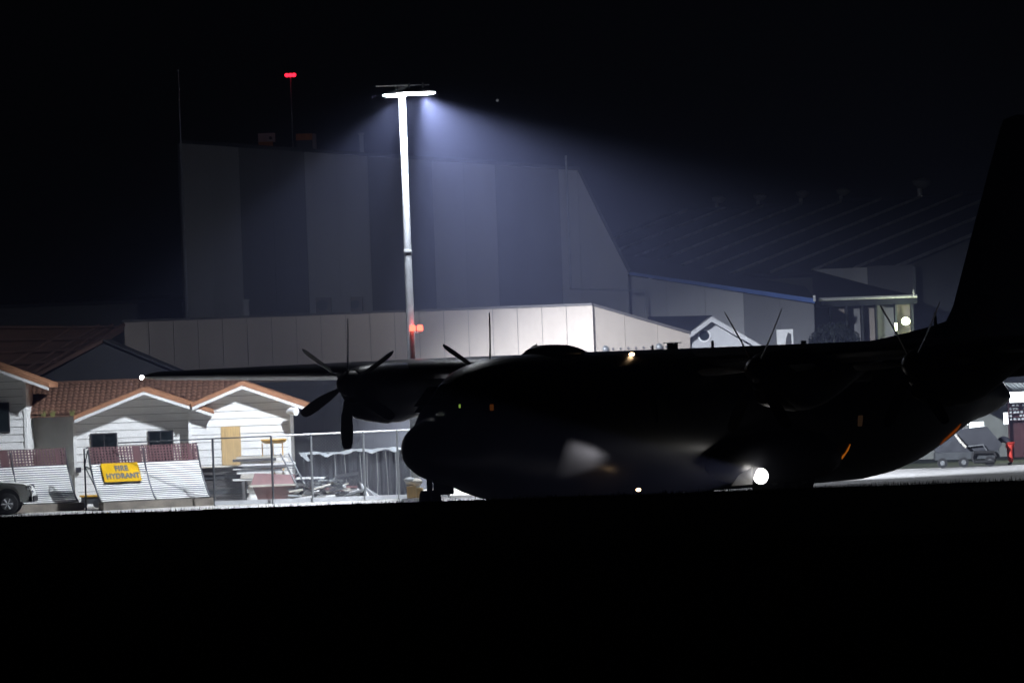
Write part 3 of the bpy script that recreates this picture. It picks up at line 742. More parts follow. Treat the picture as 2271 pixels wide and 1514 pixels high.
# local frame: x along the deflector, -y is the front (concave side)
df = deflector(311,1112,207.6,'louvred aluminium blast deflector with maroon top carrying the yellow hydrant sign')
def lp(n_, z): return (-n_, z)
sx0 = -BW*PAN/2
sl_me = []
for pnl in range(PAN):
    x0_, x1_ = sx0+pnl*BW+.012, sx0+(pnl+1)*BW-.012
    for i in range(N_S):
        (n0,z0),(n1,z1) = PR[i],PR[i+1]
        # each louvre: top edge proud, tilted
        a = Vector((0,-n0,z0)); b = Vector((0,-n1,z1)); d = (b-a); nrm = Vector((0,-d.z,d.y)).normalized()
        nrm = Vector((0,-abs(nrm.y),abs(nrm.z)))
        p0 = a+d*.03+nrm*.016; p1 = a+d*.66-nrm*.0; th_ = nrm*-.008
        m = MB().hull8([(x0_,p0.y,p0.z),(x1_,p0.y,p0.z),(x1_,p1.y,p1.z),(x0_,p1.y,p1.z)],
                       [(x0_,(p0+th_).y,(p0+th_).z),(x1_,(p0+th_).y,(p0+th_).z),(x1_,(p1+th_).y,(p1+th_).z),(x0_,(p1+th_).y,(p1+th_).z)])
        part('slat', m, 'slat', df, local=True)
    # maroon perforated screen: strips with real holes
    gm = MB(); n_start = N_S
    cols, rows = 17, 6
    (n0,z0),(n1,z1) = PR[N_S], PR[-1]
    A0 = Vector((0,-n0,z0)); B0_ = Vector((0,-n1,z1)); dd = B0_-A0
    th_ = Vector((0,-dd.z,dd.y)).normalized()*.006
    def bar(xa_,xb_,t0,t1,off):
        p, q = A0+dd*t0+th_*off, A0+dd*t1+th_*off
        gm.hull8([(xa_,p.y,p.z),(xb_,p.y,p.z),(xb_,q.y,q.z),(xa_,q.y,q.z)],
                 [(xa_,(p+th_).y,(p+th_).z),(xb_,(p+th_).y,(p+th_).z),(xb_,(q+th_).y,(q+th_).z),(xa_,(q+th_).y,(q+th_).z)])
    for r_ in range(rows+1):
        t = r_/rows; bar(x0_,x1_, max(0,t-.042), min(1,t+.042), 0)
    for c_i in range(cols+1):
        xx = x0_+(x1_-x0_)*c_i/cols; wd = .030 if c_i not in (0,cols) else .05
        bar(max(x0_,xx-wd), min(x1_,xx+wd), 0, 1, 1.1)
    bar(x0_+(x1_-x0_)*.80, x0_+(x1_-x0_)*(.93 if pnl == 0 else .86), 0, 1, 2.3)
    part('perforated_screen', gm, 'maroon', df, local=True)
    part('rear_sheet', MB().hull8([(x0_,-PR[0][0]+.05,PR[0][1]-.02),(x1_,-PR[0][0]+.05,PR[0][1]-.02),(x1_,-PR[12][0]+.06,PR[12][1]),(x0_,-PR[12][0]+.06,PR[12][1])],
         [(x0_,-PR[0][0]+.07,PR[0][1]-.02),(x1_,-PR[0][0]+.07,PR[0][1]-.02),(x1_,-PR[12][0]+.08,PR[12][1]),(x0_,-PR[12][0]+.08,PR[12][1])]), 'darksteel', df, local=True)
    part('rear_sheet', MB().hull8([(x0_,-PR[12][0]+.06,PR[12][1]+.002),(x1_,-PR[12][0]+.06,PR[12][1]+.002),(x1_,-PR[N_S][0]+.06,PR[N_S][1]),(x0_,-PR[N_S][0]+.06,PR[N_S][1])],
         [(x0_,-PR[12][0]+.08,PR[12][1]+.002),(x1_,-PR[12][0]+.08,PR[12][1]+.002),(x1_,-PR[N_S][0]+.08,PR[N_S][1]),(x0_,-PR[N_S][0]+.08,PR[N_S][1])]), 'darksteel', df, local=True)
for k in range(PAN+1):
    xx = sx0+k*BW
    part('rib', MB().tube([(xx,-n_+.0,z) for n_,z in PR[::3]], .035, 6), 'darksteel', df, local=True)
    n1,z1 = PR[-1]; bk = -n1+.32
    part('strut', MB().tube([(xx,-n1,z1),(xx,bk,z1-.04),(xx,bk,.0)], .03, 6), 'darksteel', df, local=True)
    nm,zm = PR[16]
    part('brace', MB().tube([(xx,bk,1.5),(xx,-nm+.03,zm-.0)], .022, 6), 'darksteel', df, local=True)
    part('brace', MB().tube([(xx,bk,1.5),(xx,-PR[8][0]+.03,PR[8][1])], .022, 6), 'darksteel', df, local=True)
    part('brace', MB().tube([(xx,bk,1.5),(xx,-PR[24][0]+.03,PR[24][1])], .022, 6), 'darksteel', df, local=True)
part('kerb', MB().box((sx0+.05,-PR[0][0]-.08,0),(-sx0+.18,-PR[0][0]+.35,.27)), 'concrete', df, local=True)
def copy_tree(o, parent=None):
    c = o.copy(); COL.objects.link(c)
    if parent: c.parent = parent
    for ch in list(o.children): copy_tree(ch, c)
    return c
df2 = copy_tree(df)
b = S(18,1126,207.4); df2.location = (b.x,b.y,0)
df2['label'] = 'louvred blast deflector without a sign, behind the white pickup at the left edge'

# hydrant sign hung on the deflector
sg = root('hydrant_sign', df.location, 'yellow FIRE HYDRANT sign hung on the blast deflector', 'sign', rz=R(27))
ia, ib = 10, 17
sa = Vector((0,-PR[ia][0]-.10,PR[ia][1]-.02)); sb_ = Vector((0,-PR[ib+1][0]-.06,PR[ib+1][1]+.0))
sx, sxe = sx0+.36, sx0+1.72
up_ = (sb_-sa); nrm = Vector((0,-up_.z,up_.y)).normalized()
part('plate', MB().hull8([(sx,sa.y,sa.z),(sxe,sa.y,sa.z),(sxe,sb_.y,sb_.z),(sx,sb_.y,sb_.z)],
     [(sx,sa.y+.015,sa.z+.005),(sxe,sa.y+.015,sa.z+.005),(sxe,sb_.y+.015,sb_.z+.005),(sx,sb_.y+.015,sb_.z+.005)]), 'yellow', sg, local=True)
part('lower_lip', MB().box((sx,sa.y-.03,sa.z-.03),(sxe,sa.y+.03,sa.z-.006)), 'chrome', sg, local=True)
def text(body, size, centre, parent, mt, rot, sxs=1.0):
    cu = bpy.data.curves.new('lettering','FONT'); cu.body = body; cu.size = size; cu.align_x = 'CENTER'; cu.align_y = 'CENTER'; cu.extrude = .003; cu.offset = .013; cu.space_character = 1.10
    o = bpy.data.objects.new('lettering', cu); COL.objects.link(o)
    dg = bpy.context.evaluated_depsgraph_get()
    me = bpy.data.meshes.new_from_object(o.evaluated_get(dg)); bpy.data.objects.remove(o)
    me.materials.clear(); me.materials.append(M[mt])
    q = bpy.data.objects.new('lettering', me); COL.objects.link(q); q.parent = parent; q.location = centre; q.rotation_euler = rot; q.scale = (sxs,1,1)
    return q
tilt = math.atan2(up_.z, up_.y)
cc = Vector(((sx+sxe)/2,0,0))
for body_, f_, sxs in (('FIRE',.70,.92),('HYDRANT',.29,.92)):
    p = sa+up_*f_+nrm*.006; p.x = cc.x+.03
    text(body_, .265, p, sg, 'letter', (tilt,0,0), sxs)

# ================================================================== FENCE
fe = root('yard_fence', (S(600,1110,206).x,206,0), 'steel pipe and mesh fence in front of the scrap yard', 'fence')
fx = [(262,206.6),(348,206.5),(471,206.4),(601,206.2),(689,206.1),(805,206.0),(880,205.95),(990,205.9)]
tops = {}
def ftop(px): return 985+(px-190)*(953-985)/(905-190)
for px,D in fx:
    a = S(px,ftop(px),D)
    if px > 400: part('post', MB().tube([(a.x,D,0),(a.x,D,a.z+.02)], .038, 8), 'darksteel' if px < 640 else 'steel', fe)
for i in range(len(fx)-1):
    a, b = S(fx[i][0],ftop(fx[i][0]),fx[i][1]), S(fx[i+1][0],ftop(fx[i+1][0]),fx[i+1][1])
    part('top_rail', MB().tube([a,b], .032 if i >= 3 else .022, 8), 'white_paint' if i >= 3 else 'darksteel', fe)
    if i >= 2:
        part('bottom_rail', MB().box((a.x,a.y-.05,.02),(b.x,a.y+.05,.16)), 'galv', fe)
    if i >= 2:
        m = MB(); w0, w1 = a.x, b.x; z0, z1 = .18, min(a.z,b.z)-.05; st_ = .11; hh = z1-z0; n_ = int((w1-w0+hh)/st_)
        for k in range(n_):
            for sgn in (1,-1):
                xs_ = w0-hh+k*st_ if sgn == 1 else w0+k*st_
                p0_, p1_ = (xs_,z0), (xs_+sgn*hh,z1)
                # clip to panel
                t0_, t1_ = 0.0, 1.0
                if sgn == 1: t0_ = max(0,(w0-xs_)/hh); t1_ = min(1,(w1-xs_)/hh)
                else: t1_ = min(1,(xs_-w0)/hh); t0_ = max(0,(xs_-w1)/hh)
                if t1_-t0_ < .02: continue
                q0, q1 = (xs_+sgn*hh*t0_, z0+hh*t0_), (xs_+sgn*hh*t1_, z0+hh*t1_)
                m.add([(q0[0]-.002,a.y,q0[1]),(q0[0]+.002,a.y,q0[1]),(q1[0]+.002,a.y,q1[1]),(q1[0]-.002,a.y,q1[1])],[(0,1,2,3)])
        part('wire_mesh', m, 'galv', fe)

# ================================================================== SCRAP YARD
D = 209
# dark sheet stack
st0, st1 = S(440,1036,D), S(548,1118,D)
dk = root('panel_stack', ((st0.x+st1.x)/2,D,0), 'tall stack of dark panels beside the blast deflector', 'stack')
z_ = .02; k = 0
while z_ < st0.z-.05:
    hh = random.choice((.08,.12,.16)); dx = random.uniform(-.05,.05)
    part('panel', MB().box((st0.x+dx,D+random.uniform(-.05,.05),z_),(st1.x+dx,D+1.0,z_+hh-.012)), 'darkplank' if k%4 else 'darksteel', dk); z_ += hh; k += 1
part('pale_sheet', MB().box((st0.x,D-.1,z_),(st1.x-.3,D+.9,z_+.03)), 'plank', dk)
# yellow stand
yt = S(607,975,210.6)
ys = root('yellow_stand', (yt.x,210.6,0), 'yellow oval topped stand on thin legs by the cottage wall', 'stand')
part('top', MB().tube([(yt.x,210.6,yt.z-.13),(yt.x,210.6,yt.z-.08),(yt.x,210.6,yt.z),(yt.x,210.6,yt.z+.03)], [.28,.40,.46,.44], 24), 'yellowp', ys, True)
for px,dy in ((582,0),(627,0),(605,.3)):
    xx = S(px,1000,210.6).x
    part('leg', MB().tube([(xx,210.6+dy,0),(xx,210.6+dy,yt.z-.1)], .022, 8), 'yellowp', ys)
# pale timber stack
t0, t1 = S(528,1016,208.6), S(642,1062,208.6)
tb = root('timber_stack', ((t0.x+t1.x)/2,208.6,0), 'stack of pale planks under the yellow stand', 'timber stack')
part('bearer', MB().box((t0.x+.1,208.6,0),(t0.x+.2,209.4,t1.z)).box((t1.x-.3,208.6,0),(t1.x-.2,209.4,t1.z)), 'darkplank', tb)
z_ = t1.z+.004
while z_ < t0.z:
    hh = random.choice((.05,.075,.1)); dx = random.uniform(-.22,.18)
    part('plank', MB().box((t0.x+dx,208.6+random.uniform(0,.1),z_),(t1.x+dx+random.uniform(-.3,.2),209.3,z_+hh-.012)), random.choice(('plank','plank','white_paint','darkplank','steel')), tb); z_ += hh
# maroon tub
m0, m1 = S(556,1050,207.6), S(655,1108,207.6)
tu = root('plastic_tub', ((m0.x+m1.x)/2,207.9,0), 'faded maroon tapered tub with pale rim in the scrap yard', 'tub')
zt_ = S(600,1078,207.6).z
part('tub_body', MB().hull8([(m0.x+.25,207.75,.02),(m1.x-.1,207.75,.02),(m1.x-.1,208.3,.02),(m0.x+.25,208.3,.02)],[(m0.x+.05,207.6,zt_),(m1.x,207.6,zt_),(m1.x,208.45,zt_),(m0.x+.05,208.45,zt_)]), 'maroonp', tu)
part('rim', MB().box((m0.x-.06,207.52,zt_+.002),(m1.x+.05,208.5,zt_+.07)), 'plank', tu)
part('lid', MB().hull8([(m0.x,207.6,zt_+.072),(m1.x,207.6,zt_+.072),(m1.x,208.4,zt_+.072),(m0.x,208.4,zt_+.072)],[(m0.x+.12,207.75,m0.z-.0),(m1.x,207.75,m0.z-.1),(m1.x,208.3,m0.z-.1),(m0.x+.12,208.3,m0.z)]), 'maroonp', tu)
# ladder leaning
la0, la1 = S(622,1006,208.3), S(668,1095,207.3)
ld = root('ladder', (la1.x,207.3,0), 'grey ladder leaning down over the maroon tub', 'ladder')
for off in (0,.28): part('stile', MB().tube([la0+Vector((off,0,0)), la1+Vector((off,0,0))], .03, 6), 'steel', ld)
for i in range(7):
    p = la0.lerp(la1,(i+.5)/7); part('rung', MB().tube([p,p+Vector((.28,0,0))], .018, 6), 'steel', ld)
# scrap pile
sp = root('scrap_pile', (S(720,1100,207.5).x,207.5,0), 'jumbled heap of broken pale boards and scrap behind the fence', 'scrap heap')
x0_, x1_ = S(650,1100,207.5).x, S(800,1100,207.5).x
for i in range(120):
    t = random.random(); x = x0_+t*(x1_-x0_); top = .78*math.sin(math.pi*min(1,max(0,t*.85+.12)))**.6
    z = random.uniform(.03,max(.08,top)); L = random.uniform(.2,.75)*.5; a = random.gauss(0,.16) if random.random() < .85 else random.uniform(-.9,.9)
    hh = random.uniform(.03,.09); y = 207.2+random.uniform(0,.9)+(1-z)*-.2
    dx, dz = math.cos(a)*L, math.sin(a)*L; ox, oz = -math.sin(a)*hh/2, math.cos(a)*hh/2
    if z-abs(dz)-hh < .01: z = abs(dz)+hh+.012
    dp_ = random.uniform(.05,.2)
    part('scrap_board', MB().prism([(x-dx-ox,z-dz-oz),(x+dx-ox,z+dz-oz),(x+dx+ox,z+dz+oz),(x-dx+ox,z-dz+oz)], y, y+dp_), random.choice(('plank','sheet','steel','darkplank','darkplank','darksteel','maroonp','tarp','tarp') if z > .35 else ('plank','plank','white_paint','sheet','steel','darkplank','tarp')), sp)
b0_ = S(745,1066,208.2); b1_ = S(795,1058,208.2)
part('scrap_board', MB().hull8([b0_,b1_,b1_+Vector((0,.5,.1)),b0_+Vector((0,.5,.1))],[p+Vector((0,0,.1)) for p in (b0_,b1_,b1_+Vector((0,.5,.1)),b0_+Vector((0,.5,.1)))]), 'tarp', sp)
b0_ = S(652,1062,208.0); b1_ = S(724,1061,208.0)
part('scrap_board', MB().hull8([b0_,b1_,b1_+Vector((0,.3,0)),b0_+Vector((0,.3,0))],[p+Vector((0,0,.06)) for p in (b0_,b1_,b1_+Vector((0,.3,0)),b0_+Vector((0,.3,0)))]), 'white_paint', sp)
# leaning pipes
pr_ = root('pipe_bundle', (S(815,1100,207.2).x,207.2,0), 'bundle of pale pipes leaning towards the right of the scrap heap', 'pipes')
for i in range(9):
    a = S(797+i*1.5,1068+i*1.5,207.4+i*.04); b = S(812+i*4,1099,207.0+i*.05); b.z = .06
    part('pipe', MB().tube([a,b], .03, 8), random.choice(('galv','steel','darkplank')), pr_, True)
# draped rack
k0, k1 = S(668,1003,210.6), S(912,1000,210.6)
rk = root('draped_rack', ((k0.x+k1.x)/2,210.6,0), 'long rack draped in grey plastic with crumpled white sheet on top', 'draped rack')
nfold = 60; rings = []
top_z = k0.z-.05
for zf in (0.02,.5,1.0):
    rings.append([(k0.x+.05+(k1.x-k0.x)*i/nfold, 210.6+.05*math.sin(i*1.7)+.03*math.sin(i*.6+2)-.12*(1-zf), top_z*zf) for i in range(nfold+1)])
m = MB()
for r_ in rings: m.v += r_
for j in range(2):
    for i in range(nfold): m.f.append([j*(nfold+1)+i, j*(nfold+1)+i+1, (j+1)*(nfold+1)+i+1, (j+1)*(nfold+1)+i])
part('drape', m, 'tarp', rk, True)
for i,px in enumerate((742,763,798,814,835,855,877)):
    a = S(px,1006,210.4); part('hanging_strap', MB().tube([(a.x,210.42,top_z-.02),(a.x+random.uniform(-.03,.06),210.32,.6),(a.x+random.uniform(-.03,.06),210.3,.05)], .010, 6), 'galv', rk)
m = MB(); NXs = 40
for j in range(4):
    for i in range(NXs+1):
        f = i/NXs
        z = top_z+.03+.022*math.sin(f*17)+.015*math.sin(f*43+j)+(.07 if f > .42 else 0)*(1-abs(f-.7))
        m.v.append((k0.x-.02+(k1.x-k0.x)*f, 210.3+j*.3, z-(.09+.04*math.sin(f*30+1)+.02*math.sin(f*61) if j == 0 else 0)))
for j in range(3):
    for i in range(NXs): m.f.append([j*(NXs+1)+i, j*(NXs+1)+i+1, (j+1)*(NXs+1)+i+1, (j+1)*(NXs+1)+i])
part('crumpled_sheet', m, 'sheet', rk, True)
part('loose_flap', MB().hull8([S(662,1003,210.2),S(676,1003,210.2),S(690,1022,210.2),S(680,1022,210.2)],[S(662,1003,210.25),S(676,1003,210.25),S(690,1022,210.25),S(680,1022,210.25)]), 'sheet', rk)
part('frame', MB().box((k0.x+.1,210.8,0),(k0.x+.16,210.86,top_z)).box((k1.x-.1,210.8,0),(k1.x-.04,210.86,top_z)), 'steel', rk)
# box pile by the nose
bx = root('parcel_pile', (S(912,1095,201.0).x,201.0,0), 'small pile of pale and tan boxes next to the aircraft nose wheel', 'boxes')
part('tan_box', MB().box((S(902,1080,201).x,200.8,0.14),(S(922,1080,201).x,201.5,.52)).box((S(923,1080,201).x,200.9,0.14),(S(938,1080,201).x,201.5,.46)), 'ply', bx)
part('pale_bundle', MB().ball((S(918,1066,201).x,201.1,.66), .25, 12, 7, (1.15,1,.55)), 'plank', bx, True)
part('pale_bundle', MB().ball((S(908,1062,201).x,201.0,.74), .16, 12, 7, (1.2,1,.6)), 'sheet', bx, True)
part('flat_sheet', MB().box((S(890,1095,201).x,200.7,0.0),(S(935,1095,201).x,201.6,.135)), 'galv', bx)
# bits behind left of deflector
ju = root('low_trolley', (S(200,1105,209.8).x,209.8,0), 'low dark trolley with yellow edge between the two deflectors', 'trolley')
a, b = S(176,1096,209.8), S(226,1100,209.8)
part('deck', MB().box((a.x,209.8,b.z),(b.x,210.6,b.z+.05)), 'yellowp', ju)
part('bed', MB().box((a.x+.05,209.85,.15),(b.x-.05,210.5,b.z-.002)), 'darksteel', ju)
for px in (185,215):
    part('wheel', MB().tube([(S(px,1110,209.8).x,209.78,.15),(S(px,1110,209.8).x,209.84,.15)], .14, 14), 'rubber', ju, True)

# ================================================================== PICKUP
cb = S(78,1146,204.8)
ck = root('pickup_truck', (cb.x-2.6,204.8,0), 'white pickup truck facing right, cut by the left edge', 'pickup truck')
X = lambda d: cb.x-d
sidep = [(0,.42),(0.02,.72),(.10,.92),(.30,1.02),(1.0,1.10),(1.25,1.14),(1.95,1.72),(3.3,1.74),(3.6,1.12),(5.2,1.10),(5.25,.45)]
def sec(y, inset):
    return [(X(d), y, z) for d,z in sidep]
def car_body():
    m = MB(); y0, y1 = 204.0, 205.75
    lo = [(X(d),z) for d,z in sidep]
    rings = []
    for y,s_,k in ((y0+.10,.0,.06),(y0,0,0),(y1,0,0),(y1-.10,0,.06)):
        rings.append([(x+(k if x < X(2.6) else -k)*(1 if z > .5 else .4), y+ (max(0,(z-1.1))*.22 if y < 204.8 else -max(0,(z-1.1))*.22), z-(k*.5 if z > .6 else 0)) for x,z in lo])
    return m.loft(rings)
bd = part('body', car_body(), 'carw', ck, True)
for d in (.85,4.2):
    part('wheel_arch', MB().tube([(X(d),203.985,.46),(X(d),204.05,.46)], .43, 24), 'rubber', ck)
    wh = part('wheel', MB().tube([(X(d),203.93,.37),(X(d),203.95,.37),(X(d),204.15,.37)], [.33,.37,.37], 24), 'rubber', ck, True)
    part('rim', MB().tube([(X(d),203.91,.37),(X(d),203.928,.37)], .21, 16), 'steel', wh)
    for q in range(6):
        an_ = q*math.pi/3
        part('spoke', MB().tube([(X(d),203.90,.37),(X(d)+.19*math.cos(an_),203.90,.37+.19*math.sin(an_))], .028, 6), 'galv', wh)
    wh2 = part('wheel', MB().tube([(X(d),205.6,.37),(X(d),205.8,.37)], .37, 20), 'rubber', ck, True)
def sideglass(d0,d1,d2,d3):
    q = [(X(d0),1.16),(X(d1),1.16),(X(d2),1.64),(X(d3),1.64)]
    return MB().add([(x,203.985+(max(0,z-1.1))*.22,z) for x,z in q],[(0,1,2,3)])
part('side_window', sideglass(1.42,2.35,2.35,1.98), 'glass', ck)
part('side_window', sideglass(2.45,3.4,3.2,2.45), 'glass', ck)
part('windscreen', MB().add([(X(1.27),204.2,1.17),(X(1.27),205.55,1.17),(X(1.90),205.45,1.70),(X(1.90),204.3,1.70)],[(0,1,2,3)]), 'glass', ck)
part('mirror', MB().ball((X(1.35),203.88,1.2), .11, 10, 6, (.7,.8,1)), 'rubber', ck, True)
part('pillar_trim', MB().tube([(X(1.28),204.02,1.17),(X(1.93),204.12,1.72)], .022, 6), 'chrome', ck)
part('headlight', MB().ball((X(.13),204.12,.88), .13, 10, 6, (.8,.9,.7)), 'chrome', ck, True)
part('headlight', MB().ball((X(.13),205.6,.88), .13, 10, 6, (.8,.9,.7)), 'chrome', ck, True)
part('indicator', MB().ball((X(.03),204.15,.74), .06, 8, 6), 'chrome', ck, True)
part('door', MB().add([(X(1.45),203.99,.52),(X(2.4),203.99,.52),(X(2.4),203.99,1.1),(X(1.45),203.99,1.1)],[(0,1,2,3)]), 'carw', ck)
part('bumper', MB().box((X(-.05),204.1,.42),(X(.14),205.65,.6)), 'rubber', ck)

# ================================================================== AIRCRAFT  (local frame: x aft, y starboard, z up)
AY = R(54.6)
ac = root('transport_aircraft', (-2.98,176,0), 'dark four engined military transport aircraft taxiing with its landing lamp lit', 'aircraft', rz=AY)
def ring(st, bot, top, hw, e=2.0, n=36):
    zc_, hz_ = (top+bot)/2, (top-bot)/2; out = []
    for k in range(n):
        t = 2*math.pi*k/n; c, s_ = math.cos(t), math.sin(t)
        out.append((st, hw*math.copysign(abs(c)**(2/e),c), zc_+hz_*math.copysign(abs(s_)**(2/e),s_)))
    return out
fus = [(.0,2.0,2.1,.05),(.06,1.74,2.36,.34),(.22,1.55,2.56,.56),(.5,1.35,2.76,.80),(.9,1.18,2.92,1.00),(1.35,1.06,3.04,1.2),(1.6,1.0,3.22,1.32),
       (2.1,.92,3.76,1.50),(2.7,.82,4.18,1.68),(3.4,.62,4.46,1.88),(4.2,.44,4.62,2.05),(5.2,.32,4.70,2.14),(6.2,.3,4.72,2.16),(10,.3,4.72,2.16),(14,.3,4.72,2.16),(18,.3,4.72,2.16),(22,.3,4.72,2.16),(23.5,.32,4.72,2.14),
       (25,.45,4.72,2.06),(26.5,.74,4.70,1.92),(28,1.18,4.66,1.70),(29.5,1.68,4.55,1.42),(30.5,1.93,4.38,1.14),(31.5,2.08,4.05,.84),(32.5,2.26,3.6,.52),(33.3,2.5,3.1,.25),(33.7,2.68,2.82,.06)]
def surf(st, ang, off=.0):
    """point on the port skin: ang degrees, 0 = level side, negative = below"""
    k = max(i for i in range(len(fus)-1) if fus[i][0] <= st); a_, b_ = fus[k], fus[k+1]
    f = (st-a_[0])/(b_[0]-a_[0]); bo, tp, hw = [a_[q]+(b_[q]-a_[q])*f for q in (1,2,3)]
    c_, s_ = math.cos(R(ang)), math.sin(R(ang)); e_ = 2.25
    return Vector((st, -(hw*abs(c_)**(2/e_))-off*c_, (tp+bo)/2+(tp-bo)/2*math.copysign(abs(s_)**(2/e_), s_)+off*s_))
def skin_strip(pts, wd, off=.02):
    rg = []
    for st, an_ in pts:
        rg.append([surf(st, an_-wd, off), surf(st, an_+wd, off), surf(st, an_+wd, .0), surf(st, an_-wd, .0)])
    return MB().loft(rg)
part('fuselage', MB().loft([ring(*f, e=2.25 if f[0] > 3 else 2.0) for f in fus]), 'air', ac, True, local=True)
# cockpit panes
for sy in (-1,1):
    for (s0,s1,y0_,y1_,z0,z1) in ((1.62,2.28,.15,.62,3.34,3.92),(1.68,2.3,.7,1.15,3.3,3.85),(2.0,2.6,1.32,1.5,3.12,3.7),(2.7,3.3,1.62,1.68,3.1,3.65)):
        q = [(s0-.03,sy*y0_,z0),(s0+(.05 if y0_<1.2 else .6),sy*y1_,z0),(s1+(.05 if y0_<1.2 else .15),sy*y1_*.94,z1),(s1-.03,sy*y0_*.94,z1)]
        part('cockpit_pane', MB().hull8(q, [(a_-.02,b_+sy*.012,c_+.012) for a_,b_,c_ in q]), 'glass', ac, local=True)
# wing
def foil(lat, le, ch, zc_, tk):
    out = []
    for k in range(24):
        t = 2*math.pi*k/24; x = (1+math.cos(t))/2; yt_ = tk*5*(.2969*math.sqrt(x)-.126*x-.3516*x*x+.2843*x**3-.1036*x**4)
        out.append((le+ch*(1-0)*x, lat, zc_+(yt_ if math.sin(t) >= 0 else -yt_*.85)))
    return out
wg = [(-21.5,14.3,2.4,4.56,.20),(-21.2,14.1,2.75,4.56,.32),(-11,13.5,3.9,4.47,.58),(-2.2,13.2,4.9,4.36,.74),(2.2,13.2,4.9,4.36,.74),(11,13.5,3.9,4.36,.70),(16,13.8,3.3,4.41,.52),(21.0,14.1,2.75,4.46,.32),(21.4,14.3,2.4,4.46,.22)]
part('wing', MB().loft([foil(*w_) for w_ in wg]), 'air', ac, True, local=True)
# engines
def naca(lat):
    zc0 = 3.98
    secs = [(11.05,3.42,4.42,.50),(11.2,3.30,4.5,.56),(11.5,3.08,4.55,.60),(12.0,2.88,4.6,.62),(12.7,2.74,4.62,.63),(13.4,2.72,4.62,.63),(14.2,2.86,4.6,.62),(15.0,3.15,4.55,.58),(16.0,3.55,4.5,.48),(17.2,3.95,4.45,.3),(18,4.15,4.35,.1)]
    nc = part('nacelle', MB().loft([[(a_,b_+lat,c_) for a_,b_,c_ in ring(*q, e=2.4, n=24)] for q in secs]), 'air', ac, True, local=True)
    sc_ = [(11.15,2.98,3.5,.34),(11.3,2.9,3.5,.38),(12.0,2.78,3.4,.36),(12.8,2.70,3.3,.3)]
    part('chin_intake', MB().loft([[(a_,b_+lat,c_) for a_,b_,c_ in ring(*q, n=20)] for q in sc_]), 'airdark', nc, True, local=True)
    part('exhaust_pipe', MB().tube([(16.2,lat,3.75),(17.0,lat,3.72)], [.26,.22], 14), 'airdark', nc, True, local=True)
    return nc
ph0 = {10.4:R(-4), 4.9:R(-3), -4.9:R(30), -10.4:R(30)}
def propeller(lat):
    zc0 = 4.0; st = 10.9
    hb = part('propeller', MB().tube([(st-.55,lat,zc0),(st-.45,lat,zc0),(st-.25,lat,zc0),(st,lat,zc0),(st+.14,lat,zc0)], [.03,.18,.33,.42,.42], 20), 'airdark', ac, True, local=True)
    for k in range(6):
        an_ = ph0[lat]+k*math.pi/3
        rad = Vector((0,math.sin(an_),math.cos(an_))); tan = Vector((0,math.cos(an_),-math.sin(an_))); ax = Vector((1,0,0))
        rings = []
        for r_,ch,pt,tk in ((.38,.16,60,.09),(.6,.24,50,.07),(1.0,.36,42,.05),(1.5,.40,36,.04),(1.85,.36,32,.03),(2.02,.25,30,.02),(2.06,.10,30,.015)):
            pt = 56+(pt-40)*.15 if lat < 0 else 49+(pt-40)*.3      # coarse pitch
            a_ = R(pt); cd = tan*math.cos(a_)+ax*math.sin(a_); nd = ax*math.cos(a_)-tan*math.sin(a_)
            c0 = Vector((st-.1,lat,zc0))+rad*r_+tan*(.05*max(0,r_-1.2))
            rings.append([c0+cd*ch*.5, c0+nd*tk*.5+cd*ch*.15, c0-cd*ch*.5, c0-nd*tk*.5+cd*ch*.15])
        part('blade', MB().loft(rings), 'blade', hb, True, local=True)
for lat in (10.4,4.9,-4.9,-10.4): naca(lat); propeller(lat)
# fin and stabiliser
def finring(z, le, te, tk):
    pts = [(0,.0),(.08,.7),(.3,1),(.7,.55),(1,.05)]
    return [(le+(te-le)*a_, tk*b_/2, z) for a_,b_ in pts]+[(le+(te-le)*a_, -tk*b_/2, z) for a_,b_ in pts[::-1][:-1]]
part('fin', MB().loft([finring(4.2,29.0,34.2,.5),finring(5.2,29.7,35.6,.5),finring(5.8,30.3,36.3,.45),finring(8.5,31.85,36.7,.36),finring(11.7,33.75,37.1,.24),finring(12.0,34.0,37.1,.18),finring(12.17,34.8,37.0,.08)]), 'air', ac, True, local=True)
df_ = [(24.6,4.5,4.72,.12),(26,4.4,4.84,.28),(27.5,4.4,5.0,.36),(29,4.3,5.18,.4),(30.2,4.3,5.38,.42),(30.8,4.3,5.66,.42),(32,4.2,6.4,.3)]
part('dorsal_fillet', MB().loft([ring(*q, n=16) for q in df_]), 'air', ac, True, local=True)
for sy in (-1,1):
    rg = []
    for lat,le,te,tk in ((.5,30.6,35.0,.5),(4,31.4,34.9,.36),(7.8,32.3,34.6,.2),(8.0,32.6,34.3,.08)):
        rg.append([(a_,sy*lat,c_) for a_,b_,c_ in [(q[0],0,4.1+q[1]) for q in finring(0,le,te,tk)]])
    part('stabiliser', MB().loft(rg), 'air', ac, True, local=True)
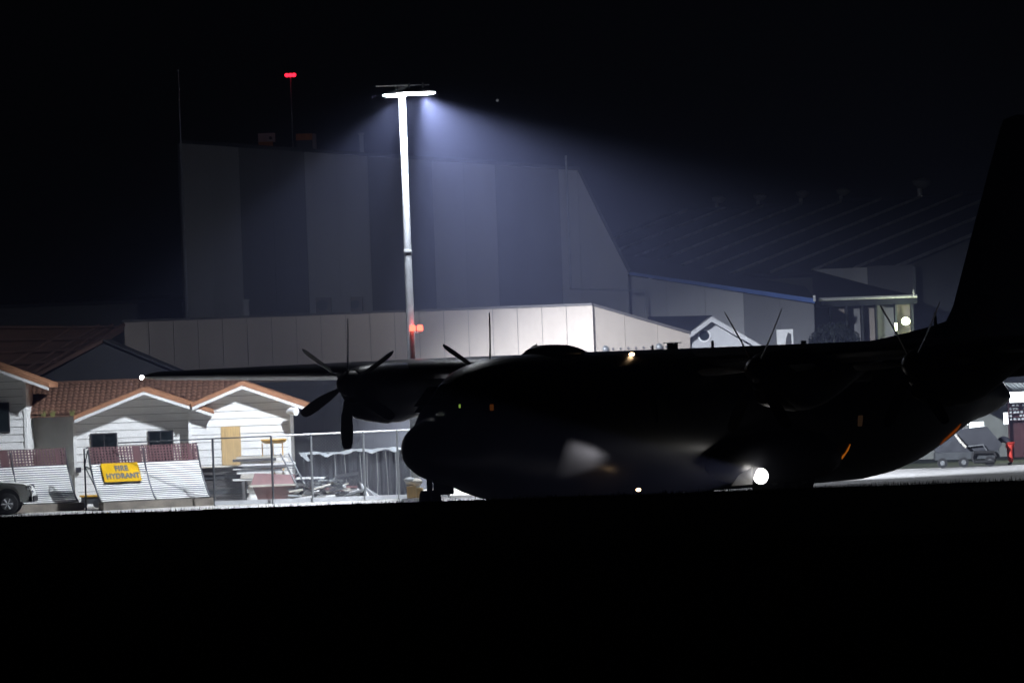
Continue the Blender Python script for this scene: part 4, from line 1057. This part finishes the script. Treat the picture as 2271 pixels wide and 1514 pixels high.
# sponsons, wheels
for sy in (-1,1):
    sq = [(12.2,.95,1.2,.05),(12.8,.7,1.6,.32),(13.8,.52,1.95,.52),(15.5,.48,2.1,.58),(17.6,.48,2.1,.58),(18.6,.55,1.95,.5),(19.4,.8,1.6,.28),(19.8,1.0,1.3,.05)]
    part('sponson', MB().loft([[(a_,b_+sy*2.05,c_) for a_,b_,c_ in ring(*q, e=2.3, n=20)] for q in sq]), 'air', ac, True, local=True)
    for st in (15.9,17.6):
        w_ = part('main_wheel', MB().tube([(st,sy*1.85-.24,.7),(st,sy*1.85-.2,.7),(st,sy*1.85+.2,.7),(st,sy*1.85+.24,.7)], [.6,.7,.7,.6], 28), 'rubber', ac, True, local=True)
        part('hub', MB().tube([(st,sy*1.85-.25,.7),(st,sy*1.85+.25,.7)], .3, 14), 'steel', w_, local=True)
    ax = Vector((math.cos(R(-48)),math.sin(R(-48)),0)); wc = Vector((.98,.16,.43))+ax*sy*.165   # steered hard over
    w_ = part('nose_wheel', MB().tube([wc+ax*q for q in (-.13,-.09,.09,.13)], [.36,.43,.43,.36], 24), 'rubber', ac, True, local=True)
    part('hub', MB().tube([wc+ax*-.14, wc+ax*.14], .18, 14), 'steel', w_, local=True)
part('nose_strut', MB().tube([(.98,.16,.43),(.98,.16,1.3)], .09, 10), 'steel', ac, local=True)
part('nose_gear_door', MB().box((1.5,.40,.70),(2.5,.42,1.1)), 'air', ac, local=True)
# dorsal radome hump, aerials
hp = [(6.25,4.6,4.76,.2),(6.32,4.5,4.90,.44),(6.6,4.4,4.97,.58),(7.2,4.4,4.98,.60),(7.8,4.4,4.96,.56),(8.3,4.4,4.88,.46),(8.8,4.5,4.76,.25),(9.0,4.6,4.72,.08)]
part('dorsal_radome', MB().loft([ring(*q, n=24) for q in hp]), 'air', ac, True, local=True)
def stloc(px, lat=0):
    u = (px-1135.5)*CT+0*ST
    ca, sa_ = math.cos(AY), math.sin(AY); k = u/F
    bx_, by_ = ac.location.x-sa_*lat, ac.location.y+ca*lat
    return (k*by_-bx_)/(ca-k*sa_)
for px,h_,w0,w1 in ((1447,.14,.05,.03),(1580,.22,.07,.05),(1782,.12,.16,.14),(2076,.30,.08,.06)):
    s_ = stloc(px); zb_ = 4.66 if px < 2000 else 5.2
    part('blade_aerial', MB().hull8([(s_-w0,-.02,zb_),(s_+w0,-.02,zb_),(s_+w0,.02,zb_),(s_-w0,.02,zb_)],[(s_-w1,-.012,4.72+h_ if px<2000 else 5.55+h_*.2),(s_+w1,-.012,4.72+h_ if px<2000 else 5.55+h_*.2),(s_+w1,.012,4.72+h_ if px<2000 else 5.55+h_*.2),(s_-w1,.012,4.72+h_ if px<2000 else 5.55+h_*.2)]), 'airdark', ac, local=True)
s_ = stloc(1491)
part('roof_hatch', MB().box((s_-.13,-.12,4.68),(s_+.13,.12,4.89)).box((s_-.2,-.2,4.892),(s_+.2,.2,4.92)), 'airdark', ac, local=True)
# doors and panels on the port side
def sideq(s0,s1,z0,z1,off=.02,lat=-2.16):
    def yy(z): 
        f = (z-2.66)/2.06; return -2.16*(max(0,1-abs(f)**2.25))**(1/2.25)
    rows = [z0+(z1-z0)*i/6 for i in range(7)]
    m = MB()
    rg = [[(s0,yy(z)-off,z),(s1,yy(z)-off,z),(s1,yy(z)+.02,z),(s0,yy(z)+.02,z)] for z in rows]
    return m.loft(rg)
pd = part('paratroop_door', sideq(stloc(1900,-2.15)-.45,stloc(1900,-2.15)+.5,1.1,3.0,.012), 'air', ac, local=True)
part('door_window', sideq(stloc(1900,-2.15)-.1,stloc(1900,-2.15)+.16,2.08,2.42,.03), 'dimamber', pd, local=True)
part('escape_hatch', sideq(9.5,10.2,2.5,3.3,.012), 'air', ac, local=True)
# lamps of the aircraft
ls_, ll, lz = 14.4, -2.62, .74
lh = part('landing_lamp', MB().tube([(ls_-.03,ll,lz),(ls_+.02,ll,lz),(ls_+.22,ll,lz)], [.17,.18,.06], 16), 'chrome', ac, True, local=True)
part('bulb', MB().ball((ls_-.08,ll,lz), .26, 16, 10, (.6,1,.95)), 'landlamp', lh, True, local=True)
part('gear_door', MB().hull8([(12.5,-2.72,.50),(13.6,-2.75,.50),(13.6,-2.78,.52),(12.5,-2.75,.52)],[(13.0,-2.66,.80),(13.75,-2.68,1.02),(13.75,-2.71,1.04),(13.0,-2.69,.82)]), 'white_paint', ac, local=True)
lamp('landing_beam', 'SPOT', (ls_-.2,ll-.30,lz+.1), 6500, (.93,.91,1), ac, .06, spot_size=R(18), spot_blend=.25, aim=(-1,-.012,.028))
lamp('landing_spill', 'POINT', (ls_-.30,ll-.30,lz+.12), 16, (1,.97,.93), ac, .14)
tipx = stloc(312,20.5)
part('wingtip_lamp', MB().ball((14.6,21.72,4.44), .07, 10, 6), 'whitelamp', ac, True, local=True)
lamp('wingtip_glow', 'POINT', (14.5,22.0,4.44), 22, (1,.97,.95), ac, .06)
s_ = stloc(1400,-1.0)
part('top_lamp', MB().ball((s_,-1.0,4.60), .07, 10, 6, (1.6,1,.8)), 'warmlamp', ac, True, local=True)
s_ = stloc(1410,-2.3)
part('belly_lamp', MB().ball((s_,-2.2,.56), .06, 10, 6, (1.6,1,.8)), 'warmlamp', ac, True, local=True)
s0 = stloc(1868,-1.95)
part('formation_strip', skin_strip([(s0-.30,-52),(s0-.12,-42),(s0+.05,-34),(s0+.16,-26)], 2.6), 'amber', ac, local=True)
s0 = stloc(2112,-1.3)
part('formation_strip', skin_strip([(s0-.9,-46),(s0-.3,-40),(s0+.1,-36)], 4), 'amber2', ac, local=True)
s_ = stloc(2130,-1.3)
part('tail_lamp', MB().ball((s_,-1.25,3.05), .16, 10, 6, (1.6,.5,.5)), 'dimamber', ac, True, local=True)
s_ = stloc(1080,-1.75)
part('cockpit_display', MB().box((s_-.05,-1.86,3.12),(s_+.06,-1.80,3.3)), 'cockpit', ac, local=True)
s_ = stloc(1008,-1.6)
part('cockpit_display', MB().box((s_-.02,-1.72,3.24),(s_+.02,-1.68,3.34)), 'cockgreen', ac, local=True)

# a lone star
sp_ = S(1103,223,1800)
so = single('star', MB().ball(tuple(sp_), .42, 10, 6), 'star', 'faint lone star in the black sky right of the floodlight mast', 'star')

# long dark roofline far left behind the old house
a, b = S(-60,668,262), S(403,668,262)
fs = root('distant_shed', ((a.x+b.x)/2,262,0), 'low unlit shed roofline left of the tall hangar', 'shed')
part('wall', MB().box((a.x,262,0),(b.x,270,a.z-.35)), 'hdark', fs)
part('roof', MB().hull8([(a.x-.2,261.8,a.z-.34),(b.x+.2,261.8,a.z-.34),(b.x+.2,270.2,a.z-.34),(a.x-.2,270.2,a.z-.34)],[(a.x-.2,261.8,a.z-.2),(b.x+.2,261.8,a.z-.2),(b.x+.2,266,a.z),(a.x-.2,266,a.z)]), 'hroof', fs)
